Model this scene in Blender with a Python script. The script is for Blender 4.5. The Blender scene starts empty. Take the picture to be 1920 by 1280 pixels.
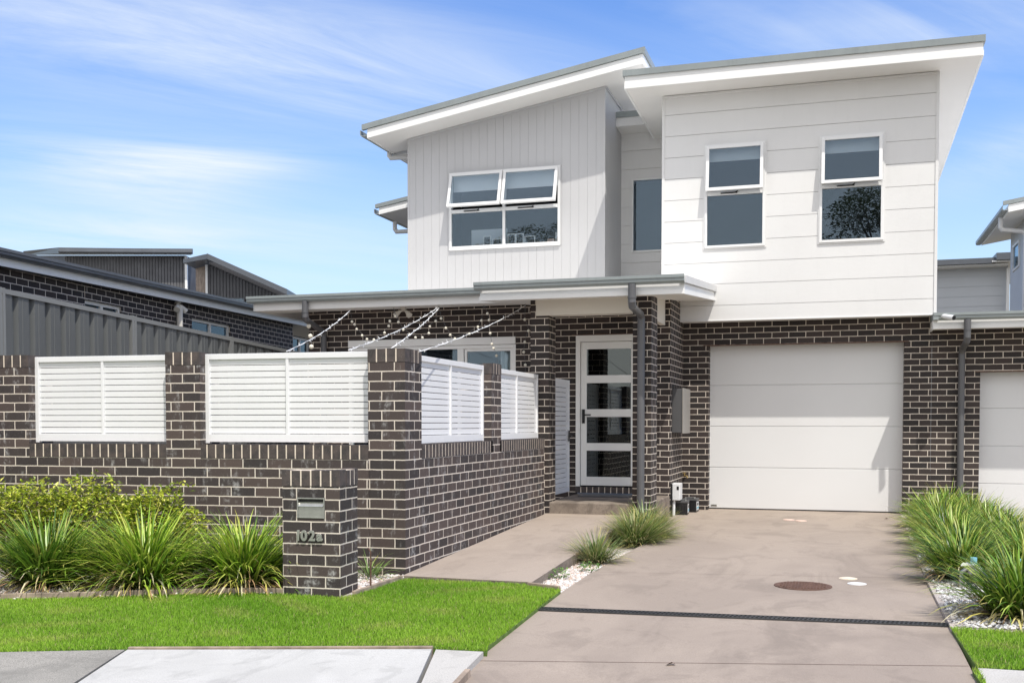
import bpy, math, random
from mathutils import Vector, Matrix
R = math.radians
SC = bpy.context.scene
COL = SC.collection
random.seed(7)

# ------------------------------------------------------------------ materials
def new_mat(name):
    m = bpy.data.materials.new(name); m.use_nodes = True
    nt = m.node_tree; nt.nodes.clear()
    out = nt.nodes.new('ShaderNodeOutputMaterial')
    return m, nt, out

def N(nt, t, **kw):
    n = nt.nodes.new(t)
    for k, v in kw.items():
        if k.startswith('i_'):
            n.inputs[k[2:].replace('_', ' ')].default_value = v
        else:
            setattr(n, k, v)
    return n

def ramp(nt, src, stops):
    r = nt.nodes.new('ShaderNodeValToRGB')
    e = r.color_ramp.elements
    while len(e) < len(stops): e.new(0.5)
    for el, (p, c) in zip(e, stops):
        el.position = p
        el.color = (c, c, c, 1) if isinstance(c, (int, float)) else tuple(c) + (1,)
    nt.links.new(src, r.inputs[0])
    return r.outputs[0]

def mixc(nt, fac, a, b, mode='MIX'):
    m = nt.nodes.new('ShaderNodeMix'); m.data_type = 'RGBA'; m.blend_type = mode
    L = nt.links
    for inp, v in ((m.inputs[0], fac), (m.inputs[6], a), (m.inputs[7], b)):
        if isinstance(v, (int, float)): inp.default_value = v
        elif isinstance(v, tuple): inp.default_value = v + (1,) if len(v) == 3 else v
        else: L.new(v, inp)
    return m.outputs[2]

def noise(nt, vec, scale, detail=4, rough=.55, dist=0):
    n = N(nt, 'ShaderNodeTexNoise'); n.inputs['Scale'].default_value = scale
    n.inputs['Detail'].default_value = detail; n.inputs['Roughness'].default_value = rough
    n.inputs['Distortion'].default_value = dist
    if vec is not None: nt.links.new(vec, n.inputs['Vector'])
    return n.outputs['Fac']

def mapping(nt, vec, loc=(0, 0, 0), rot=(0, 0, 0), scale=(1, 1, 1)):
    m = N(nt, 'ShaderNodeMapping')
    m.inputs['Location'].default_value = loc; m.inputs['Rotation'].default_value = rot; m.inputs['Scale'].default_value = scale
    nt.links.new(vec, m.inputs['Vector']); return m.outputs[0]

def bump(nt, h, strength=.3, dist=.005, prev=None):
    b = N(nt, 'ShaderNodeBump'); b.inputs['Strength'].default_value = strength; b.inputs['Distance'].default_value = dist
    nt.links.new(h, b.inputs['Height'])
    if prev is not None: nt.links.new(prev, b.inputs['Normal'])
    return b.outputs[0]

def paint(name, col, rough=.5, var=.06, vs=1.2, bs=.08, bscale=60, metal=0, dirt=0.0, spec=.5):
    m, nt, out = new_mat(name)
    p = N(nt, 'ShaderNodeBsdfPrincipled')
    tc = N(nt, 'ShaderNodeTexCoord').outputs['Object']
    n1 = noise(nt, tc, vs, 5)
    lo = tuple(c * (1 - var) for c in col); hi = tuple(min(1, c * (1 + var)) for c in col)
    c = ramp(nt, n1, [(.3, lo), (.7, hi)])
    if dirt:
        d = noise(nt, mapping(nt, tc, scale=(6, 6, .8)), 3, 6)
        c = mixc(nt, ramp(nt, d, [(.52, 0), (.75, dirt)]), c, tuple(x * .5 for x in col))
    nt.links.new(c, p.inputs['Base Color'])
    p.inputs['Roughness'].default_value = rough; p.inputs['Metallic'].default_value = metal
    p.inputs['Specular IOR Level'].default_value = spec
    if bs: nt.links.new(bump(nt, noise(nt, tc, bscale, 3), bs, .002), p.inputs['Normal'])
    nt.links.new(p.outputs[0], out.inputs[0])
    return m

def brick_mat(name, zoff=0.0, xoff=0.0, efflo=0.0, dark=1.0):
    m, nt, out = new_mat(name)
    p = N(nt, 'ShaderNodeBsdfPrincipled')
    uv = N(nt, 'ShaderNodeUVMap').outputs[0]
    tc = N(nt, 'ShaderNodeTexCoord').outputs['Object']
    v = mapping(nt, uv, loc=(24 + xoff, 8.6 + zoff, 0))
    # slightly wobbly joints
    wob = N(nt, 'ShaderNodeVectorMath', operation='SCALE'); 
    nz = N(nt, 'ShaderNodeTexNoise'); nz.inputs['Scale'].default_value = 14; nt.links.new(v, nz.inputs['Vector'])
    sub = N(nt, 'ShaderNodeVectorMath', operation='SUBTRACT'); sub.inputs[1].default_value = (.5, .5, .5)
    nt.links.new(nz.outputs['Color'], sub.inputs[0]); nt.links.new(sub.outputs[0], wob.inputs[0]); wob.inputs['Scale'].default_value = .006
    add = N(nt, 'ShaderNodeVectorMath', operation='ADD'); nt.links.new(v, add.inputs[0]); nt.links.new(wob.outputs[0], add.inputs[1])
    b = N(nt, 'ShaderNodeTexBrick'); nt.links.new(add.outputs[0], b.inputs['Vector'])
    b.inputs['Scale'].default_value = 1; b.inputs['Brick Width'].default_value = .24; b.inputs['Row Height'].default_value = .086
    b.inputs['Mortar Size'].default_value = .0052; b.inputs['Mortar Smooth'].default_value = .12
    b.inputs['Color1'].default_value = (.018 * dark, .016 * dark, .0165 * dark, 1)
    b.inputs['Color2'].default_value = (.050 * dark, .037 * dark, .033 * dark, 1)
    b.inputs['Mortar'].default_value = (.70, .60, .49, 1)
    n1 = noise(nt, tc, 90, 3); n2 = noise(nt, tc, 5, 5)
    col = mixc(nt, ramp(nt, n1, [(.35, 0), (.8, .28)]), b.outputs['Color'], (.11, .085, .075), 'MIX')
    # keep the mortar clean of the speckle
    mort = b.outputs['Fac']
    col = mixc(nt, mort, col, mixc(nt, ramp(nt, n2, [(.3, 0), (.7, 1)]), (.60, .525, .445), (.78, .70, .61)))
    # light pits and specks
    sp = noise(nt, tc, 160, 1)
    col = mixc(nt, ramp(nt, sp, [(.70, 0), (.76, .5)]), col, (.42, .38, .34))
    if efflo:
        e1 = noise(nt, mapping(nt, tc, scale=(5, 5, 1.7)), 1.6, 6, .65)
        e2 = noise(nt, tc, 22, 5, .7)
        mm = N(nt, 'ShaderNodeMath', operation='MULTIPLY')
        nt.links.new(ramp(nt, e1, [(.535, 0), (.66, 1)]), mm.inputs[0]); nt.links.new(ramp(nt, e2, [(.45, 0), (.65, 1)]), mm.inputs[1])
        m2 = N(nt, 'ShaderNodeMath', operation='MULTIPLY'); nt.links.new(mm.outputs[0], m2.inputs[0]); m2.inputs[1].default_value = efflo
        col = mixc(nt, m2.outputs[0], col, (.60, .59, .58))
    nt.links.new(col, p.inputs['Base Color'])
    p.inputs['Roughness'].default_value = .72; p.inputs['Specular IOR Level'].default_value = .35
    inv = N(nt, 'ShaderNodeMath', operation='SUBTRACT'); inv.inputs[0].default_value = 1; nt.links.new(mort, inv.inputs[1])
    nb = bump(nt, n1, .5, .002)
    nt.links.new(bump(nt, inv.outputs[0], .6, .004, nb), p.inputs['Normal'])
    nt.links.new(p.outputs[0], out.inputs[0])
    return m

def single_brick_mat(name, dark=1.0):
    m, nt, out = new_mat(name)
    p = N(nt, 'ShaderNodeBsdfPrincipled')
    tc = N(nt, 'ShaderNodeTexCoord').outputs['Object']
    n0 = noise(nt, tc, 11, 1); n1 = noise(nt, tc, 90, 3)
    c = ramp(nt, n0, [(.35, (.022 * dark, .020 * dark, .020 * dark)), (.65, (.052 * dark, .041 * dark, .037 * dark))])
    c = mixc(nt, ramp(nt, n1, [(.3, 0), (.8, .35)]), c, (.13, .10, .09))
    c = mixc(nt, ramp(nt, noise(nt, tc, 160, 1), [(.70, 0), (.76, .5)]), c, (.42, .38, .34))
    nt.links.new(c, p.inputs['Base Color']); p.inputs['Roughness'].default_value = .72
    nt.links.new(bump(nt, n1, .5, .002), p.inputs['Normal'])
    nt.links.new(p.outputs[0], out.inputs[0]); return m

def concrete(name, base, stain, amt=.6, rough=.8, speck=.3, patch=1.1, brush=False, joints=None):
    m, nt, out = new_mat(name)
    p = N(nt, 'ShaderNodeBsdfPrincipled')
    tc = N(nt, 'ShaderNodeTexCoord').outputs['Object']
    big = noise(nt, mapping(nt, tc, rot=(0, 0, .3), scale=(1.1, .7, 1)), patch, 6, .6, .6)
    c = mixc(nt, ramp(nt, big, [(.42, 0), (.60, amt)]), base, stain)
    b2 = noise(nt, mapping(nt, tc, loc=(7, 3, 0), scale=(1.2, .8, 1)), patch * 2.3, 7, .65, .8)
    c = mixc(nt, ramp(nt, b2, [(.54, 0), (.62, amt * .5)]), c, tuple(x * .62 for x in stain))
    b3 = noise(nt, mapping(nt, tc, loc=(17, 3, 0), scale=(1.1, .7, 1)), patch * 1.7, 6, .6, .5)
    b4 = noise(nt, mapping(nt, tc, loc=(2.2, 5.1, 0), scale=(1.1, .6, 1)), patch * .9, 7, .68, 1.2)
    c = mixc(nt, ramp(nt, b4, [(.55, 0), (.63, amt * .55)]), c, tuple(x * .66 for x in stain))
    c = mixc(nt, ramp(nt, b3, [(.58, 0), (.75, .35)]), c, tuple(min(1, x * 1.25) for x in base))
    fine = noise(nt, tc, 150, 3)
    c = mixc(nt, ramp(nt, fine, [(.35, speck), (.55, 0)]), c, tuple(x * .45 for x in base))
    if brush:
        br = noise(nt, mapping(nt, tc, rot=(0, 0, R(-75)), scale=(1, 40, 1)), 6, 3)
        c = mixc(nt, ramp(nt, br, [(.4, .22), (.6, 0)]), c, tuple(x * .7 for x in base))
    nt.links.new(c, p.inputs['Base Color']); p.inputs['Roughness'].default_value = rough
    p.inputs['Specular IOR Level'].default_value = .3
    nt.links.new(bump(nt, fine, .35, .003, bump(nt, b2, .2, .01)), p.inputs['Normal'])
    nt.links.new(p.outputs[0], out.inputs[0]); return m

def leaf_mat(name, rough=.5, transl=.35, spec=.4):
    m, nt, out = new_mat(name)
    a = N(nt, 'ShaderNodeAttribute'); a.attribute_name = 'Col'
    p = N(nt, 'ShaderNodeBsdfPrincipled'); p.inputs['Roughness'].default_value = rough; p.inputs['Specular IOR Level'].default_value = spec
    t = N(nt, 'ShaderNodeBsdfTranslucent')
    mx = N(nt, 'ShaderNodeMixShader'); mx.inputs[0].default_value = transl
    nt.links.new(a.outputs['Color'], p.inputs['Base Color']); nt.links.new(a.outputs['Color'], t.inputs[0])
    nt.links.new(p.outputs[0], mx.inputs[1]); nt.links.new(t.outputs[0], mx.inputs[2]); nt.links.new(mx.outputs[0], out.inputs[0])
    return m

def glass_mat(name, tint=(.45, .5, .52), refl=.07, rough=0.0, gc=(.66, .84, 1.0)):
    m, nt, out = new_mat(name)
    t = N(nt, 'ShaderNodeBsdfTransparent'); t.inputs[0].default_value = tint + (1,)
    g = N(nt, 'ShaderNodeBsdfGlossy'); g.inputs['Roughness'].default_value = rough; g.inputs[0].default_value = gc + (1,)
    tc = N(nt, 'ShaderNodeTexCoord').outputs['Object']
    nt.links.new(bump(nt, noise(nt, tc, 1.3, 2), .04, .02), g.inputs['Normal'])
    f = N(nt, 'ShaderNodeFresnel'); f.inputs['IOR'].default_value = 1.52
    ad = N(nt, 'ShaderNodeMath', operation='ADD'); ad.inputs[1].default_value = refl; nt.links.new(f.outputs[0], ad.inputs[0])
    mx = N(nt, 'ShaderNodeMixShader'); nt.links.new(ad.outputs[0], mx.inputs[0])
    nt.links.new(t.outputs[0], mx.inputs[1]); nt.links.new(g.outputs[0], mx.inputs[2]); nt.links.new(mx.outputs[0], out.inputs[0])
    return m

M = {}
ZJ = -1.165 % .086
M['brick'] = brick_mat('house_brick', zoff=ZJ, xoff=.02)
M['fence_brick'] = brick_mat('fence_brick', zoff=(.32 % .086), xoff=0, efflo=.6, dark=1.9)
M['letter_brick'] = brick_mat('letterbox_brick', zoff=(.4815 % .086), xoff=0, efflo=.75, dark=1.75)
M['nb_brick'] = brick_mat('neighbour_brick', zoff=.03, xoff=.1, dark=.75)
M['cap'] = single_brick_mat('cap_brick', 1.6)
M['mortar'] = paint('mortar', (.72, .62, .51), .9, .12, 8, .3)
M['white'] = paint('white_trim_paint', (.84, .84, .82), .45, .03, 1.5, .03)
M['siding'] = paint('warm_white_board', (.725, .722, .71), .55, .03, .8, .05, dirt=.04)
M['clad'] = paint('pale_grey_board', (.515, .515, .52), .55, .03, .8, .05)
M['soffit'] = paint('soffit_paint', (.78, .77, .74), .6, .03, 1, .03)
M['cream'] = paint('cream_beam_paint', (.72, .68, .60), .6, .03, 1, .03)
M['gutter'] = paint('grey_metal_gutter', (.255, .285, .285), .38, .08, 2, .02, metal=0, dirt=.2)
M['alu'] = paint('white_powder_coat', (.78, .78, .77), .35, .02, 2, .0)
M['slat'] = paint('white_slat_metal', (.80, .80, .80), .35, .02, 2, .0)
M['gdoor'] = paint('garage_door_steel', (.72, .722, .72), .45, .02, .6, .12, 240)
M['pipe'] = paint('dark_grey_pipe', (.105, .105, .11), .35, .1, 3, .02)
M['pipew'] = paint('pale_pipe', (.62, .62, .61), .4, .05, 3, .0)
M['black'] = paint('black_plastic', (.012, .012, .013), .4, .1, 5, .02)
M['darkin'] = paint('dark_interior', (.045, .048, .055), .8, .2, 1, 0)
M['blind'] = paint('pale_blind', (.62, .66, .68), .8, .04, 3, 0)
M['curtain'] = paint('sheer_curtain', (.6, .64, .62), .9, .06, 6, 0)
M['steel'] = paint('brushed_steel', (.50, .50, .46), .35, .1, 14, .06, 200, metal=.85, dirt=.2)
M['greybox'] = paint('meter_box_grey', (.085, .085, .088), .5, .06, 3, .03)
M['beigebox'] = paint('meter_box_beige', (.30, .285, .26), .35, .06, 3, .03)
M['plast'] = paint('white_plastic', (.72, .73, .73), .4, .05, 5, .02)
M['timber'] = paint('weathered_timber', (.30, .235, .18), .85, .35, 9, .4, 80, dirt=.5)
M['rust'] = paint('rusted_iron', (.12, .065, .045), .75, .35, 24, .5, 90)
M['fence'] = paint('grey_sheet_fence', (.105, .11, .108), .42, .05, 1.5, .02)
M['fencecap'] = paint('grey_fence_rail', (.20, .205, .20), .4, .05, 2, .02)
M['darkclad'] = paint('charcoal_cladding', (.115, .115, .12), .7, .18, 4, .2, 60)
M['darkgut'] = paint('charcoal_gutter', (.10, .11, .125), .4, .1, 3, .02)
M['pinksof'] = paint('grey_soffit', (.34, .32, .31), .7, .05, 2, 0)
M['bluesid'] = paint('blue_grey_board', (.55, .575, .60), .6, .04, 1, .03)
M['blue'] = paint('pale_blue_cap', (.22, .5, .62), .4, .1, 6, 0)
M['brass'] = paint('brass', (.45, .33, .14), .35, .2, 20, 0, metal=.8)
M['pink'] = paint('pink_card', (.75, .55, .46), .7, .1, 10, 0)
M['bark'] = paint('bark', (.16, .12, .09), .9, .4, 9, .6, 30)
M['leaf'] = leaf_mat('strappy_leaf', .38, .2, .5)
M['shrubleaf'] = leaf_mat('shrub_leaf', .35, .3, .5)
M['turf'] = leaf_mat('turf_blade', .55, .35, .3)
M['stone'] = leaf_mat('pebble', .8, 0.0, .2)
M['glass'] = glass_mat('window_glass', (.93, .95, .96), .025)
M['dglass'] = glass_mat('tinted_door_glass', (.45, .48, .48), .05, gc=(.85, .9, .88))
M['drive'] = concrete('driveway_concrete', (.370, .306, .250), (.292, .240, .198), .6, .7, .35, .8)
M['path'] = concrete('path_concrete', (.385, .32, .264), (.315, .26, .215), .45, .75, .3, 1.3)
M['step'] = concrete('step_concrete', (.27, .225, .185), (.15, .122, .10), .8, .85, .5, 3)
M['slabw'] = concrete('new_white_concrete', (.55, .54, .505), (.47, .46, .43), .6, .85, .35, 1.6, brush=True)
M['slabg'] = concrete('aggregate_concrete', (.36, .34, .30), (.26, .25, .22), .6, .9, .9, 2)
M['slabl'] = concrete('pale_concrete', (.52, .50, .46), (.42, .40, .36), .5, .9, .5, 2)
M['ndrive'] = concrete('neighbour_concrete', (.33, .28, .24), (.24, .2, .17), .6, .8, .3, 1.2)
M['road'] = concrete('asphalt', (.055, .055, .055), (.04, .04, .04), .5, .95, .6, 2)
M['earth'] = paint('earth', (.13, .11, .075), .95, .4, 1.5, .5, 20)
M['gravelbase'] = paint('gravel_bed', (.42, .37, .33), .9, .45, 60, .8, 50)
M['turfbase'] = paint('turf_soil', (.09, .15, .025), .95, .35, 12, .5, 60)

# ------------------------------------------------------------------ mesh builder
class MB:
    def __init__(s): s.v = []; s.f = []; s.m = []; s.c = None
    def poly(s, pts, m=0):
        i = len(s.v); s.v += [tuple(p) for p in pts]; s.f.append(tuple(range(i, i + len(pts)))); s.m.append(m)
    def box(s, x0, x1, y0, y1, z0, z1, m=0):
        a = [(x0, y0, z0), (x1, y0, z0), (x1, y1, z0), (x0, y1, z0), (x0, y0, z1), (x1, y0, z1), (x1, y1, z1), (x0, y1, z1)]
        i = len(s.v); s.v += a
        for q in ((0, 3, 2, 1), (4, 5, 6, 7), (0, 1, 5, 4), (1, 2, 6, 5), (2, 3, 7, 6), (3, 0, 4, 7)):
            s.f.append(tuple(i + k for k in q)); s.m.append(m)
    def hexa(s, b, t, m=0):
        "8-corner solid: b and t are 4 points each, counter-clockwise from above"
        i = len(s.v); s.v += [tuple(p) for p in b] + [tuple(p) for p in t]
        for q in ((0, 3, 2, 1), (4, 5, 6, 7), (0, 1, 5, 4), (1, 2, 6, 5), (2, 3, 7, 6), (3, 0, 4, 7)):
            s.f.append(tuple(i + k for k in q)); s.m.append(m)
    def sweep(s, prof, p0, p1, up=(0, 0, 1), side=None, m=0, caps=True):
        "extrude a closed profile [(a,b)] (a along side, b along up) from p0 to p1"
        p0 = Vector(p0); p1 = Vector(p1); d = (p1 - p0).normalized(); up = Vector(up)
        sd = Vector(side) if side else d.cross(up).normalized()
        i = len(s.v); n = len(prof)
        for p in (p0, p1):
            for a, b in prof: s.v.append(tuple(p + sd * a + up * b))
        for k in range(n):
            s.f.append((i + k, i + (k + 1) % n, i + n + (k + 1) % n, i + n + k)); s.m.append(m)
        if caps:
            s.f.append(tuple(i + k for k in reversed(range(n)))); s.m.append(m)
            s.f.append(tuple(i + n + k for k in range(n))); s.m.append(m)
    def tube(s, pts, r, n=10, m=0, caps=True):
        pts = [Vector(p) for p in pts]; rs = r if isinstance(r, (list, tuple)) else [r] * len(pts)
        base = len(s.v); prev = None
        for k, p in enumerate(pts):
            d = ((pts[min(k + 1, len(pts) - 1)] - p).normalized() + (p - pts[max(k - 1, 0)]).normalized())
            if d.length < 1e-6: d = Vector((0, 0, 1))
            d.normalize()
            if prev is None:
                a = d.orthogonal().normalized()
            else:
                a = (prev - d * prev.dot(d)).normalized()
            prev = a; b = d.cross(a)
            for j in range(n):
                t = 2 * math.pi * j / n
                s.v.append(tuple(p + (a * math.cos(t) + b * math.sin(t)) * rs[k]))
        for k in range(len(pts) - 1):
            for j in range(n):
                s.f.append((base + k * n + j, base + k * n + (j + 1) % n, base + (k + 1) * n + (j + 1) % n, base + (k + 1) * n + j)); s.m.append(m)
        if caps:
            s.f.append(tuple(base + j for j in reversed(range(n)))); s.m.append(m)
            s.f.append(tuple(base + (len(pts) - 1) * n + j for j in range(n))); s.m.append(m)
    def ball(s, c, r, n=8, m=0, sz=1):
        base = len(s.v); rings = n // 2
        for i in range(rings + 1):
            th = math.pi * i / rings
            for j in range(n):
                ph = 2 * math.pi * j / n
                s.v.append((c[0] + r * math.sin(th) * math.cos(ph), c[1] + r * math.sin(th) * math.sin(ph), c[2] + r * sz * math.cos(th)))
        for i in range(rings):
            for j in range(n):
                s.f.append((base + i * n + j, base + i * n + (j + 1) % n, base + (i + 1) * n + (j + 1) % n, base + (i + 1) * n + j)); s.m.append(m)
    def disc(s, c, r, h, n=28, m=0, rot=0):
        pts = [(c[0] + r * math.cos(2 * math.pi * k / n), c[1] + r * math.sin(2 * math.pi * k / n)) for k in range(n)]
        i = len(s.v)
        s.v += [(x, y, c[2]) for x, y in pts] + [(x, y, c[2] + h) for x, y in pts]
        s.f.append(tuple(i + n + k for k in range(n))); s.m.append(m)
        for k in range(n): s.f.append((i + k, i + (k + 1) % n, i + n + (k + 1) % n, i + n + k)); s.m.append(m)
    def panel(s, mp, u0, u1, z0, z1, holes=(), m=0, depth=.1, ztop=None, reveal=None):
        "flat wall (mp maps u, w, d to a point) with rectangular holes (u0,u1,z0,z1) and their reveals"
        us = sorted({u0, u1} | {h[0] for h in holes} | {h[1] for h in holes}); us = [u for u in us if u0 <= u <= u1]
        zs = sorted({z0, z1} | {h[2] for h in holes} | {h[3] for h in holes}); zs = [z for z in zs if z0 <= z <= z1]
        for a, b in zip(us, us[1:]):
            for c, d in zip(zs, zs[1:]):
                cu, cz = (a + b) / 2, (c + d) / 2
                if any(h[0] < cu < h[1] and h[2] < cz < h[3] for h in holes): continue
                da, db = (ztop(a), ztop(b)) if (ztop and d == zs[-1]) else (d, d)
                s.poly([mp(a, c, 0), mp(b, c, 0), mp(b, db, 0), mp(a, da, 0)], m)
        rm = m if reveal is None else reveal
        for h in holes:
            a, b, c, d = h
            s.poly([mp(a, c, 0), mp(a, d, 0), mp(a, d, depth), mp(a, c, depth)], rm)
            s.poly([mp(b, d, 0), mp(b, c, 0), mp(b, c, depth), mp(b, d, depth)], rm)
            s.poly([mp(a, d, 0), mp(b, d, 0), mp(b, d, depth), mp(a, d, depth)], rm)
            s.poly([mp(b, c, 0), mp(a, c, 0), mp(a, c, depth), mp(b, c, depth)], rm)
    def build(s, name, mats, parent=None, org=None, smooth=False, bevel=0, kind=None):
        me = bpy.data.meshes.new(name)
        o3 = org if org is not None else (tuple(parent['org']) if parent is not None and 'org' in parent else (0, 0, 0))
        me.from_pydata([(x - o3[0], y - o3[1], z - o3[2]) for x, y, z in s.v], [], s.f)
        if not isinstance(mats, (list, tuple)): mats = [mats]
        for mt in mats: me.materials.append(mt)
        me.polygons.foreach_set('material_index', s.m)
        if len(s.f) < 30000:
            uv = me.uv_layers.new(name='UVMap')
            buf = [0.0] * (2 * len(me.loops)); V = s.v
            for p in me.polygons:
                n = p.normal
                for li in p.loop_indices:
                    x, y, z = V[me.loops[li].vertex_index]
                    if abs(n.z) > .7: a, b = x, y
                    elif abs(n.x) > abs(n.y): a, b = y, z
                    else: a, b = x, z
                    buf[2 * li] = a; buf[2 * li + 1] = b
            uv.data.foreach_set('uv', buf)
        if s.c:
            ca = me.color_attributes.new('Col', 'FLOAT_COLOR', 'POINT')
            ca.data.foreach_set('color', [q for c in s.c for q in (c[0], c[1], c[2], 1)])
        if smooth: me.polygons.foreach_set('use_smooth', [True] * len(me.polygons))
        me.update()
        o = bpy.data.objects.new(name, me); COL.objects.link(o)
        if parent is not None: o.parent = parent
        elif org is not None: o.location = org
        if kind: o['kind'] = kind
        if bevel:
            bm = o.modifiers.new('edge', 'BEVEL'); bm.width = bevel; bm.segments = 2; bm.limit_method = 'ANGLE'; bm.angle_limit = R(40)
        return o

def root(name, loc, label, cat, group=None, rz=0):
    o = bpy.data.objects.new(name, None); COL.objects.link(o); o.location = loc; o.rotation_euler.z = rz
    o.empty_display_size = .2
    o['label'] = label; o['category'] = cat; o['org'] = list(loc) if rz == 0 else [0, 0, 0]
    if group: o['group'] = group
    return o
def tag(o, label, cat, group=None):
    o['label'] = label; o['category'] = cat
    if group: o['group'] = group
    return o
def copy_tree(o, loc, rz, label, scale=1):
    c = o.copy(); COL.objects.link(c); c.location = loc; c.rotation_euler = (0, 0, rz); c.scale = (scale,) * 3
    if label: c['label'] = label
    for ch in o.children:
        k = ch.copy(); COL.objects.link(k); k.parent = c
        for g in ch.children:
            q = g.copy(); COL.objects.link(q); q.parent = k
    return c
FY = lambda Y: (lambda u, z, d: (u, Y + d, z))          # a wall facing the street at depth Y
FX = lambda X: (lambda u, z, d: (X - d, u, z))          # a wall facing right at X

def rects_minus(u0, u1, z0, z1, holes):
    us = sorted({u0, u1} | {u for h in holes for u in h[:2] if u0 < u < u1})
    zs = sorted({z0, z1} | {z for h in holes for z in h[2:] if z0 < z < z1})
    for a, b in zip(us, us[1:]):
        for c, d in zip(zs, zs[1:]):
            if not any(h[0] < (a + b) / 2 < h[1] and h[2] < (c + d) / 2 < h[3] for h in holes): yield a, b, c, d

def boards(mb, mp, u0, u1, z0, z1, pitch, holes=(), vertical=False, phase=0, gap=.008, deep=.012, ztop=None, m=0):
    "weatherboards with real open grooves; grooves are backed by a recessed sheet"
    top = ztop or (lambda u: z1)
    lim = (u0, u1) if vertical else (z0, z1)
    g = phase
    while g > lim[0]: g -= pitch
    while g < lim[1]:
        a, b = max(g + gap, lim[0]), min(g + pitch, lim[1])
        if b > a + .01:
            if vertical:
                for x0, x1, c, d in rects_minus(a, b, z0, z1, holes):
                    t0, t1 = (top(x0), top(x1)) if d == z1 else (d, d)
                    mb.poly([mp(x0, c, 0), mp(x1, c, 0), mp(x1, t1, 0), mp(x0, t0, 0)], m)
                    mb.poly([mp(x0, c, deep), mp(x0, c, 0), mp(x0, t0, 0), mp(x0, t0, deep)], m)
                    mb.poly([mp(x1, c, 0), mp(x1, c, deep), mp(x1, t1, deep), mp(x1, t1, 0)], m)
            else:
                for x0, x1, c, d in rects_minus(u0, u1, a, b, holes):
                    mb.poly([mp(x0, c, 0), mp(x1, c, 0), mp(x1, d, 0), mp(x0, d, 0)], m)
                    mb.poly([mp(x0, d, 0), mp(x1, d, 0), mp(x1, d, deep), mp(x0, d, deep)], m)
                    mb.poly([mp(x0, c, deep), mp(x1, c, deep), mp(x1, c, 0), mp(x0, c, 0)], m)
        g += pitch
    mp2 = lambda u, z, d: mp(u, z, d + deep)
    mb.panel(mp2, u0, u1, z0, z1, holes, m, .10, ztop=ztop)

def zg(y): return -1.345 + .005 * (y - 7.4)
def zd(y): return -1.30 - .008 * (16.1 - y)

# ------------------------------------------------------------------ setting: ground sheets
def sheet(name, pts, zf, mat, dz=0.0, thick=.0, kind='structure'):
    mb = MB()
    top = [(x, y, zf(y) + dz) for x, y in pts]
    mb.poly(top)
    if thick:
        n = len(pts)
        for k in range(n):
            a, b = top[k], top[(k + 1) % n]
            mb.poly([a, (a[0], a[1], a[2] - thick), (b[0], b[1], b[2] - thick), b])
    return mb.build(name, mat, kind=kind)

mb = MB(); mb.poly([(-400, -400, -1.56), (400, -400, -1.56), (400, 500, -1.56), (-400, 500, -1.56)]); mb.build('ground', M['earth'], kind='structure')
mb = MB(); mb.poly([(-60, -4, -1.50), (60, -4, -1.50), (60, 3.0, -1.50), (-60, 3.0, -1.50)]); mb.build('road', M['road'], kind='structure')
mb = MB(); mb.box(-60, 60, 3.0, 3.4, -1.56, -1.372); mb.build('kerb', M['slabg'], kind='structure', bevel=.02)

drive = [(-1.75, 3.4), (.72, 3.4), (.712, 6.1), (.72, 9.5), (.765, 12), (.82, 14.5), (.85, 16.32), (-2.28, 16.32), (-2.28, 14.75), (-2.04, 12.7), (-2.10, 10.9), (-2.15, 9.3), (-2.14, 8.05), (-2.115, 7.5), (-2.045, 6.06), (-1.92, 5.29)]
gr0, gr1 = (-2.13, 7.42), (.722, 7.635)   # trench drain line (front edge)
sheet('driveway', drive, zd, M['drive'], thick=.12)
# saw-cut joints: thin dark strips a few mm above the slab
mb = MB()
def cut(a, b, w=.006):
    d = Vector((b[0] - a[0], b[1] - a[1])).normalized() * w; nx, ny = -d.y, d.x
    mb.poly([(a[0], a[1], zd(a[1]) + .002), (b[0], b[1], zd(b[1]) + .002), (b[0] + nx, b[1] + ny, zd(b[1]) + .002), (a[0] + nx, a[1] + ny, zd(a[1]) + .002)])
cut((-2.03, 5.80), (.71, 6.48)); cut((-2.15, 9.42), (.72, 9.86), .004)
mb.build('driveway_joint', M['rust'], kind='structure')

sheet('neighbour_driveway', [(1.80, 3.4), (8, 3.4), (8, 16.4), (1.80, 16.4)], lambda y: zd(y) - .095, M['ndrive'])

bed_edge = [(-9, 5.15), (-6.9, 6.12), (-6.11, 6.54), (-5.58, 6.78), (-5.1, 7.04), (-4.72, 7.22), (-4.4, 7.34), (-4.16, 7.385)]
lawn_l = bed_edge + [(-3.67, 7.37), (-3.60, 7.52), (-3.555, 8.40), (-2.49, 8.40), (-2.42, 8.33), (-2.13, 8.2), (-2.10, 7.5), (-2.03, 6.06), (-1.99, 5.93),
                     (-2.31, 5.90), (-2.31, 5.97), (-4.06, 5.37), (-4.74, 5.07), (-9, 3.8)]
# lawn polygon as soil (drawn slightly below the turf)
sheet('lawn_soil', lawn_l, zg, M['turfbase'], dz=-.004, thick=.06)
lawn_r = [(.708, 7.47), (2.4, 7.46), (2.4, 6.36), (.97, 6.345), (.705, 6.28), (.715, 5.9), (.735, 5.9), (.738, 6.30)]
sheet('lawn_soil', lawn_r, zg, M['turfbase'], dz=-.004, thick=.06)
mb = MB(); mb.poly([(-9, 3.6, -1.43), (3, 3.6, -1.43), (3, 17, -1.42), (-9, 17, -1.42)]); mb.build('garden_soil', M['gravelbase'], kind='structure')
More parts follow.
